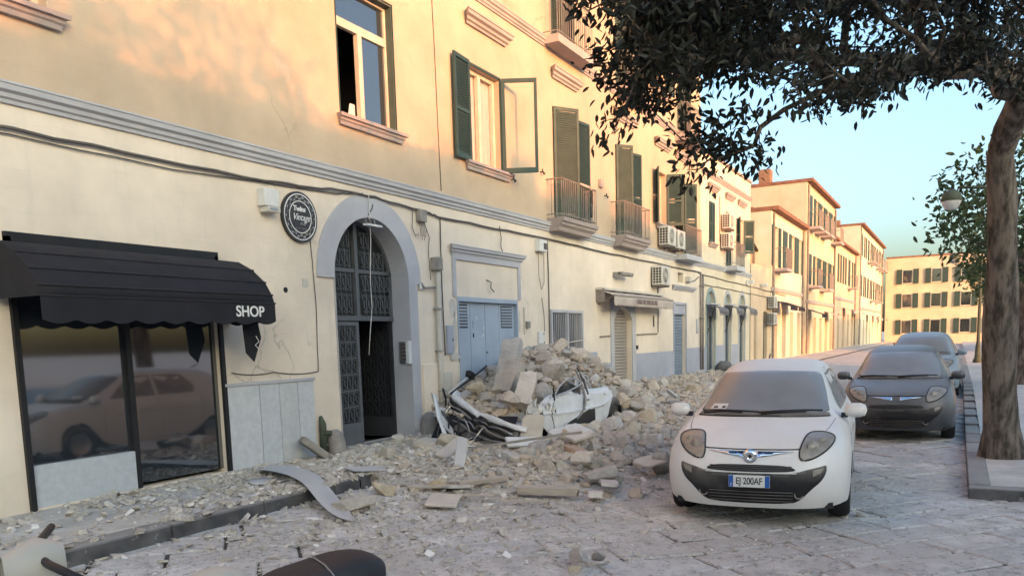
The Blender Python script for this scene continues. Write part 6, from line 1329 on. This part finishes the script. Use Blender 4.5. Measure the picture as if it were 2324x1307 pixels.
# mirrors, handles, side glass, wheels
for sgn in (1, -1):
    mb = MB(); P = [[Vector((1.16+.075*math.cos(a)*c, sgn*(.86+.105*s2), 1.0+.07*math.sin(a)*c)) for a in np.linspace(0, 2*math.pi, 13)] for c, s2 in ((.05, -1), (.8, -.85), (1, -.3), (1, .4), (.75, .85), (.05, 1))]
    mm = mb.grid(P).build('door_mirror', m_carw, car, smooth=True); MB().box(1.13, 1.2, sgn*.76-.03, sgn*.76+.03, .93, .975).build('mirror_foot', m_dark, mm)
    sg = [(1.48, .985), (1.82, .99), (2.32, 1.0), (2.32, 1.36), (1.92, 1.33)], [(2.38, 1.0), (3.1, 1.01), (3.15, 1.12), (2.95, 1.34), (2.38, 1.36)]
    for q in sg:
        vs = []
        for x, z in resample(q, .08):
            h = bv.ray_cast(Vector((x, sgn*3, z)), Vector((0, -sgn, 0))); vs.append((x, (h[0].y if h[0] else sgn*.7)+sgn*.004, z))
        mb = MB(); c = Vector((0, 0, 0))
        for v in vs: c += Vector(v)/len(vs)
        mb.add(vs+[tuple(c+Vector((0, sgn*.008, 0)))], [(i, (i+1) % len(vs), len(vs)) for i in range(len(vs))]); mb.build('side_window', m_screen, car)
    for xw in (.87, 3.38):
        e = MB(); e.lathe([(.18, -.095), (.27, -.098), (.295, -.07), (.305, -.03), (.305, .03), (.295, .07), (.27, .098), (.18, .095)], 36); tw = e.build('wheel', m_rubber, car, smooth=True)
        tw.rotation_euler = (R(90), 0, 0); tw.location = Vector((xw, sgn*.735+.098, .305))
        MB().lathe([(0.001, .02), (.05, .03), (.16, .05), (.185, .09)] if sgn < 0 else [(0.001, -.02), (.05, -.03), (.16, -.05), (.185, -.09)], 24).build('rim', m_steel, tw, smooth=True)
        mb = MB(); P = [[Vector((xw+.36*math.cos(a), sgn*y, .305+.36*math.sin(a))) for a in np.linspace(-.3, math.pi+.3, 15)] for y in (.80, .45)]; mb.grid(P); mb.build('wheel_arch_liner', m_dark, car)
    MB().tube([(2.0, sgn*.825, .80), (2.18, sgn*.83, .80)], .014, 6).build('door_handle', m_carw, car)
for sgn in (1, -1):                                   # door gaps and sill line on the flanks
    for pl in ([(1.30, .30), (1.32, .6), (1.36, .93)], [(2.36, .27), (2.36, .6), (2.35, .97)], [(3.16, .45), (3.22, .75), (3.2, .99)], [(1.30, .30), (1.8, .26), (2.36, .27), (2.9, .28), (3.05, .36), (3.16, .45)], [(1.5, .72), (2.0, .735), (2.6, .745), (3.1, .76)]):
        pts = []
        for k in range(len(pl)-1):
            for u in range(6):
                x, z = Vector(pl[k]).lerp(Vector(pl[k+1]), u/5); h = bv.ray_cast(Vector((x, sgn*3, z)), Vector((0, -sgn, 0)))
                if h[0]: pts.append(h[0])
        if len(pts) > 2: MB().tube(pts, .0035, 4).build('shut_line', m_bollard, car)
MB().box(.25, 3.9, -.70, .70, .19, .24).build('underbody', m_dark, car)
P = [[(1.25, y, .95), (1.9, y, .9), (3.5, y, .9)] for y in (-.6, .6)]; MB().grid(P).build('cabin_floor', m_dark, car)
MB().tube([(3.45, .2, 1.44), (3.60, .2, 1.50)], .01, 5).build('aerial', m_dark, car)
car.location = (7.16, -5.64, -.328); car.rotation_euler = (0, 0, CARROT); car.scale = (CARS, CARS, CARS)

# ================================================================== BEIGE SCOOTER, its seat and tail just inside the lower left corner (local: tail at x=0, forward +x)
sc_ = thing('parked_scooter', 'pale beige motor scooter with dark seat, cut by the lower left corner', 'scooter', (0, 0, 0))
def ell(xc, ry, zt, zb, n=12, flat=.8):
    out = []
    for k in range(n+1):
        a = math.pi*k/n; c, s_ = math.cos(a), math.sin(a); out.append((xc, ry*math.copysign(abs(c)**flat, c), zb+(zt-zb)*abs(s_)**flat))
    return out
P = [ell(x, ry, zt, zb) for x, ry, zt, zb in ((-.03, .02, .66, .56), (.0, .10, .70, .50), (.10, .16, .725, .45), (.30, .20, .735, .40), (.55, .205, .735, .36), (.80, .17, .72, .33), (.92, .12, .66, .30), (.95, .05, .55, .30))]
MB().grid(P).build('rear_body', m_scoot, sc_, smooth=True, sub=1)
P = [ell(x, ry, zt, zb, 14, .7) for x, ry, zt, zb in ((.05, .03, .755, .72), (.08, .10, .79, .71), (.16, .14, .82, .71), (.28, .155, .82, .71), (.38, .16, .795, .71), (.50, .15, .785, .71), (.58, .10, .775, .71), (.61, .04, .76, .71))]
st = MB().grid(P).build('seat', m_seat, sc_, smooth=True, sub=1)
P = [ell(x, ry, zt, zb, 12, .8) for x, ry, zt, zb in ((.60, .05, .76, .6), (.64, .13, .83, .55), (.74, .17, .875, .5), (.86, .16, .86, .45), (.95, .09, .78, .4))]
MB().grid(P).build('front_cowl', m_scoot, sc_, smooth=True, sub=1)
MB().tube([(.33, -.162, .725), (.34, -.12, .785), (.345, -.05, .808), (.345, .05, .808), (.34, .12, .785), (.33, .162, .725)], .004, 5).build('seat_seam', m_bollard, st, smooth=True)
MB().box(-.07, -.02, -.09, .09, .56, .64).build('tail_lamp', m_amber, sc_, bevel=.02)
for s_ in (1, -1): MB().box(-.02, .06, s_*.17-.03, s_*.17+.03, .58, .63).build('indicator', m_amber, sc_, bevel=.015)
P = [[(x, y, z) for y in np.linspace(-.2, .2, 7)] for x, z in ((.88, .32), (1.0, .27), (1.2, .27), (1.32, .34))]; MB().grid(P).build('footboard', m_scoot, sc_, smooth=True, solid=.03)
P = [[(x+.10*(abs(y)/.24)**2*-1, y, z) for y in np.linspace(-w_, w_, 11)] for x, z, w_ in ((1.30, .32, .18), (1.36, .5, .24), (1.40, .75, .23), (1.38, .95, .15))]; MB().grid(P).build('leg_shield', m_scoot, sc_, smooth=True, solid=.02, sub=1)
MB().tube([(1.46, 0, .28), (1.38, 0, .95), (1.36, 0, 1.0)], .035, 10).build('steering_column', m_steel, sc_)
P = [ell(x, ry, zt, zb) for x, ry, zt, zb in ((1.28, .06, 1.06, .96), (1.36, .10, 1.09, .94), (1.46, .06, 1.04, .95))]; MB().grid(P).build('handlebar_cowl', m_scoot, sc_, smooth=True)
MB().tube([(1.26, -.34, 1.02), (1.34, -.12, 1.03), (1.36, 0, 1.03), (1.34, .12, 1.03), (1.26, .34, 1.02)], .014, 8).build('handlebar', m_dark, sc_, smooth=True)
for xw in (.28, 1.52):
    e = MB(); e.lathe([(.11, -.05), (.19, -.055), (.225, -.03), (.23, 0), (.225, .03), (.19, .055), (.11, .05)], 28); tw = e.build('wheel', m_rubber, sc_, smooth=True); tw.rotation_euler = (R(90), 0, 0); tw.location = (xw, .055, .23); MB().lathe([(0.001, .05), (.06, .04), (.12, .05)], 18).build('rim', m_steel, tw, smooth=True)
P = [[(1.52+.26*math.cos(a), y, .23+.26*math.sin(a)) for y in np.linspace(-.08, .08, 5)] for a in np.linspace(.2, 2.8, 12)]; MB().grid(P).build('front_mudguard', m_scoot, sc_, smooth=True, solid=.01)
MB().tube([(.75, .1, .25), (.8, .22, .02)], .012, 6).build('side_stand', m_dark, sc_)
sc_.location = (2.86, -4.96, -.30); sc_.rotation_euler = (R(-6), 0, math.atan2(.40, -.92))

# two more cars parked along the strip of trees, behind the white one
def copy_car(loc, rz, mat, label):
    r = car.copy(); COL.objects.link(r); r.location = loc; r.rotation_euler = (0, 0, rz); tag(r, label, 'car', 'cars parked along the tree strip'); bm_ = {}
    def rec(o, p):
        for ch in list(o.children):
            if ch.name.startswith(('number_plate', 'badge', 'parking', 'permit')): continue
            c = ch.copy(); COL.objects.link(c); c.parent = p
            if ch.data and ch.data.materials and ch.data.materials[0] == m_carw:
                if ch.data.name not in bm_: d = ch.data.copy(); d.materials.clear(); d.materials.append(mat); bm_[ch.data.name] = d
                c.data = bm_[ch.data.name]
            rec(ch, c)
    rec(car, r); return r
car['group'] = 'cars parked along the tree strip'
copy_car((13.4, -6.42, road_z(13.4, -6.4)), R(1), M('dark_grey_car_paint', (0.07, 0.075, 0.085), (0.05, 0.055, 0.06), scale=2, rough=.3, spec=.5, dust=.2), 'dark grey car parked behind the white one along the tree strip')
copy_car((19.8, -6.45, road_z(19.8, -6.4)), R(-1), M('pale_blue_car_paint', (0.22, 0.28, 0.33), (0.18, 0.235, 0.28), scale=2, rough=.3, spec=.5, dust=.2), 'pale blue car parked farthest along the tree strip')
# ================================================================== TREES
def make_tree(name, label, base, top, clusters, leaf_l, per, mat_leaf, spread, seed, trunk_r=.16, group=None, droop=.35):
    """trunk to `top`, then a branch network that greedily reaches every leaf cluster; leaves are folded six-point blades"""
    rg = np.random.default_rng(seed); base = np.array(base, float); top = np.array(top, float)
    nodes = [base+(top-base)*u+np.array([.10*math.sin(u*5+seed), .08*math.cos(u*4), 0])*u for u in np.linspace(0, 1, 9)]; par = [-1]+list(range(8)); cum = [0]*9; w_ = [0]*9
    C = sorted(clusters, key=lambda c: np.linalg.norm(np.array(c)-top)); plen = [np.linalg.norm(n-top) for n in nodes]
    for i in range(8): plen[i] = 99
    plen[8] = 0
    tips = []
    for c in C:
        c = np.array(c, float); NA = np.array(nodes); d = np.linalg.norm(NA-c, axis=1)+.35*np.array(plen); d[:8] += 50; j = int(d.argmin()); p0 = nodes[j]; L_ = np.linalg.norm(c-p0); k = max(1, int(L_/.22)); last = j
        for q in range(1, k+1):
            u = q/k; p = p0+(c-p0)*u+np.array([0, 0, .10*L_*math.sin(math.pi*u)])*droop+rg.normal(0, .018*min(1, L_), 3)*(u < 1); nodes.append(p); par.append(last); plen.append(plen[last]+L_/k); last = len(nodes)-1
        tips.append(last)
    cnt = [0]*len(nodes)
    for t_ in tips:
        i = t_
        while i >= 0: cnt[i] += 1; i = par[i]
    rad = [max(.0035, .0042*c**.52) for c in cnt]; s_ = trunk_r/max(rad[8], 1e-6)
    rad = [r*(1+(s_-1)*min(1, (c/len(tips))**.8)) for r, c in zip(rad, cnt)]
    for i in range(9): rad[i] = trunk_r*(1.35-.4*i/8)
    e = thing(name, label, 'tree', tuple(base), group)
    mb = MB(); kids = {}
    for i, p in enumerate(par): kids.setdefault(p, []).append(i)
    def chain(i0):
        out = [par[i0]] if par[i0] >= 0 else []; i = i0
        while True:
            out.append(i); ks = sorted(kids.get(i, []), key=lambda q: -cnt[q])
            for q in ks[1:]: todo.append(q)
            if not ks: break
            i = ks[0]
        return out
    todo = [0]
    while todo:
        ch = chain(todo.pop())
        if len(ch) > 1: mb.tube([nodes[i] for i in ch], [rad[ch[1]] if (n_ == 0 and len(ch) > 1 and ch[0] >= 8) else rad[i] for n_, i in enumerate(ch)], 20 if (ch[0] == 0 or ch[1] < 9) else (8 if cnt[ch[1]] > 20 else 5), cap=False)
    for i, p in enumerate(mb.v):                                  # knots and furrows, root flare
        q = Vector(p); k = noise.noise(Vector((q.x*5, q.y*5, q.z*1.3+seed)))+.6*noise.noise(Vector((q.x*14, q.y*14, q.z*3)))
        if q.z < top[2]+.6:
            a = base+(top-base)*min(1, max(0, (q.z-base[2])/(top[2]-base[2]))); d = Vector((q.x-a[0], q.y-a[1], 0))
            if d.length < trunk_r*2.5: mb.v[i] = tuple(q+d*(.16*k+.5*max(0, 1-(q.z-base[2])/.5)**2))
    mb.build('trunk', m_bark, e, smooth=True, recalc=False)
    V_, F_ = [], []; NA = np.array(nodes)
    for t_ in tips:
        pa = nodes[par[t_]]; dr = nodes[t_]-pa; dr = dr/(np.linalg.norm(dr)+1e-9)
        n = max(3, int(per*rg.uniform(.6, 1.4)))
        for q in range(n):
            c = nodes[t_]+rg.normal(0, 1, 3)*spread*np.array([1, 1, .85]); 
            ax = rg.normal(0, 1, 3)*.75+dr*.7+np.array([0, 0, -.55]); ax /= np.linalg.norm(ax)
            sd = np.cross(ax, rg.normal(0, 1, 3)); sd /= np.linalg.norm(sd)+1e-9; up = np.cross(sd, ax); l = leaf_l*rg.uniform(.65, 1.2); wd = l*rg.uniform(.17, .23); fo = wd*.35; b = len(V_)
            for u, s2, z in ((0, 0, 0), (.3, 1, 1), (.68, .85, .9), (1, 0, -.4), (.68, -.85, .9), (.3, -1, 1)): V_.append(c+ax*l*u+sd*wd*s2+up*fo*z)
            F_ += [(b, b+1, b+2, b+3), (b, b+3, b+4, b+5)]
    mb = MB(); mb.v = [tuple(p) for p in V_]; mb.f = F_; mb.build('crown', mat_leaf, e, recalc=False, smooth=False)
    return e
# the street tree whose branches hang into the upper right
rg = np.random.default_rng(3); CL = []
BX = [1310, 1345, 1385, 1410, 1440, 1480, 1520, 1560, 1600, 1640, 1680, 1710, 1760, 1850, 1950, 2100, 2250, 2420]
BY = [-90, -60, 0, 150, 225, 200, 150, 205, 140, 100, 100, 140, 205, 250, 220, 160, 190, 250]
def at(px, py, z): return np.array(CAM_LOC[:])+z*(np.array(_f[:])+np.array(_r[:])*(px-1162)/FPX-np.array(_u[:])*(py-PPY)/FPX)
while len(CL) < 760:
    px = rg.uniform(1315, 2480); py = rg.uniform(-230, 330); lim = np.interp(px, BX, BY)
    if py > lim: continue
    if px < 1450 and rg.random() < .72: continue
    if px > 1590 and py > 0 and rg.random() < .45: continue
    z = rg.uniform(5.6, 9.0) if px > 1500 else rg.uniform(5.6, 7.2); p = at(px, py, z)
    if p[2] > 5.2 or p[1] > -3.6: continue
    CL.append(p)
k = 0
while k < 200:
    px = rg.uniform(1450, 1740); py = rg.uniform(-60, 150); p = at(px, py, rg.uniform(6, 8.5)); 
    if p[2] < 5.2: CL.append(p); k += 1
for (px, py) in ((1388, 305), (1400, 270), (1420, 240), (1440, 215), (1395, 130), (1372, 145), (1370, 120), (1365, 160), (1385, 185), (1720, 375), (1712, 330), (1725, 290), (1735, 345), (1700, 240), (1572, 398), (1585, 385), (1605, 365), (1628, 345), (1648, 318), (1668, 335), (1672, 348), (1600, 310), (1625, 300), (1640, 290), (1675, 262), (1560, 385), (1550, 320), (1575, 305), (1590, 325), (1585, 240), (1480, 250), (1495, 235), (1420, 20), (1335, 25), (1322, 14)): CL.append(at(px, py, rg.uniform(6.2, 6.8)))
make_tree('street_tree', 'dark evergreen street tree hanging its branches into the upper right corner', (11.7, -7.75, -.3), (11.0, -7.5, 3.3), CL, .085, 26, m_leaf, .085, 4, .15)
def ball(c, r, n, seed, sq=.8):
    g = np.random.default_rng(seed); out = []
    while len(out) < n:
        v = g.normal(0, 1, 3); v /= np.linalg.norm(v); v *= g.uniform(.45, 1)**.5; out.append(np.array(c)+v*r*np.array([1, 1, sq])*(1+.18*math.sin(v[0]*7+seed)))
    return out
# street trees behind the camera that shade the left of the front, and trees on the far right
make_tree('street_tree', 'evergreen street tree behind the camera to the left', (.1, -11.2, -.3), (.2, -11.0, 3.4), ball((.35, -10.8, 5.5), 2.2, 170, 1), .15, 30, m_leaf, .22, 7, .17, 'street trees')
for k, (x, y, lab) in enumerate(((22.5, -8.6, 'nearest of the green trees lining the right side of the street'), (31, -9.0, 'second of the green trees lining the right side of the street'), (41, -9.2, 'third of the green trees lining the right side of the street'), (54, -9.6, 'farthest of the green trees lining the right side of the street'))):
    make_tree('street_tree', lab, (x, y, -.1), (x, y, 2.6), ball((x, y, 4.2), 2.0, 110, 20+k), .2, 26, m_leafb, .26, 30+k, .16, 'street trees')
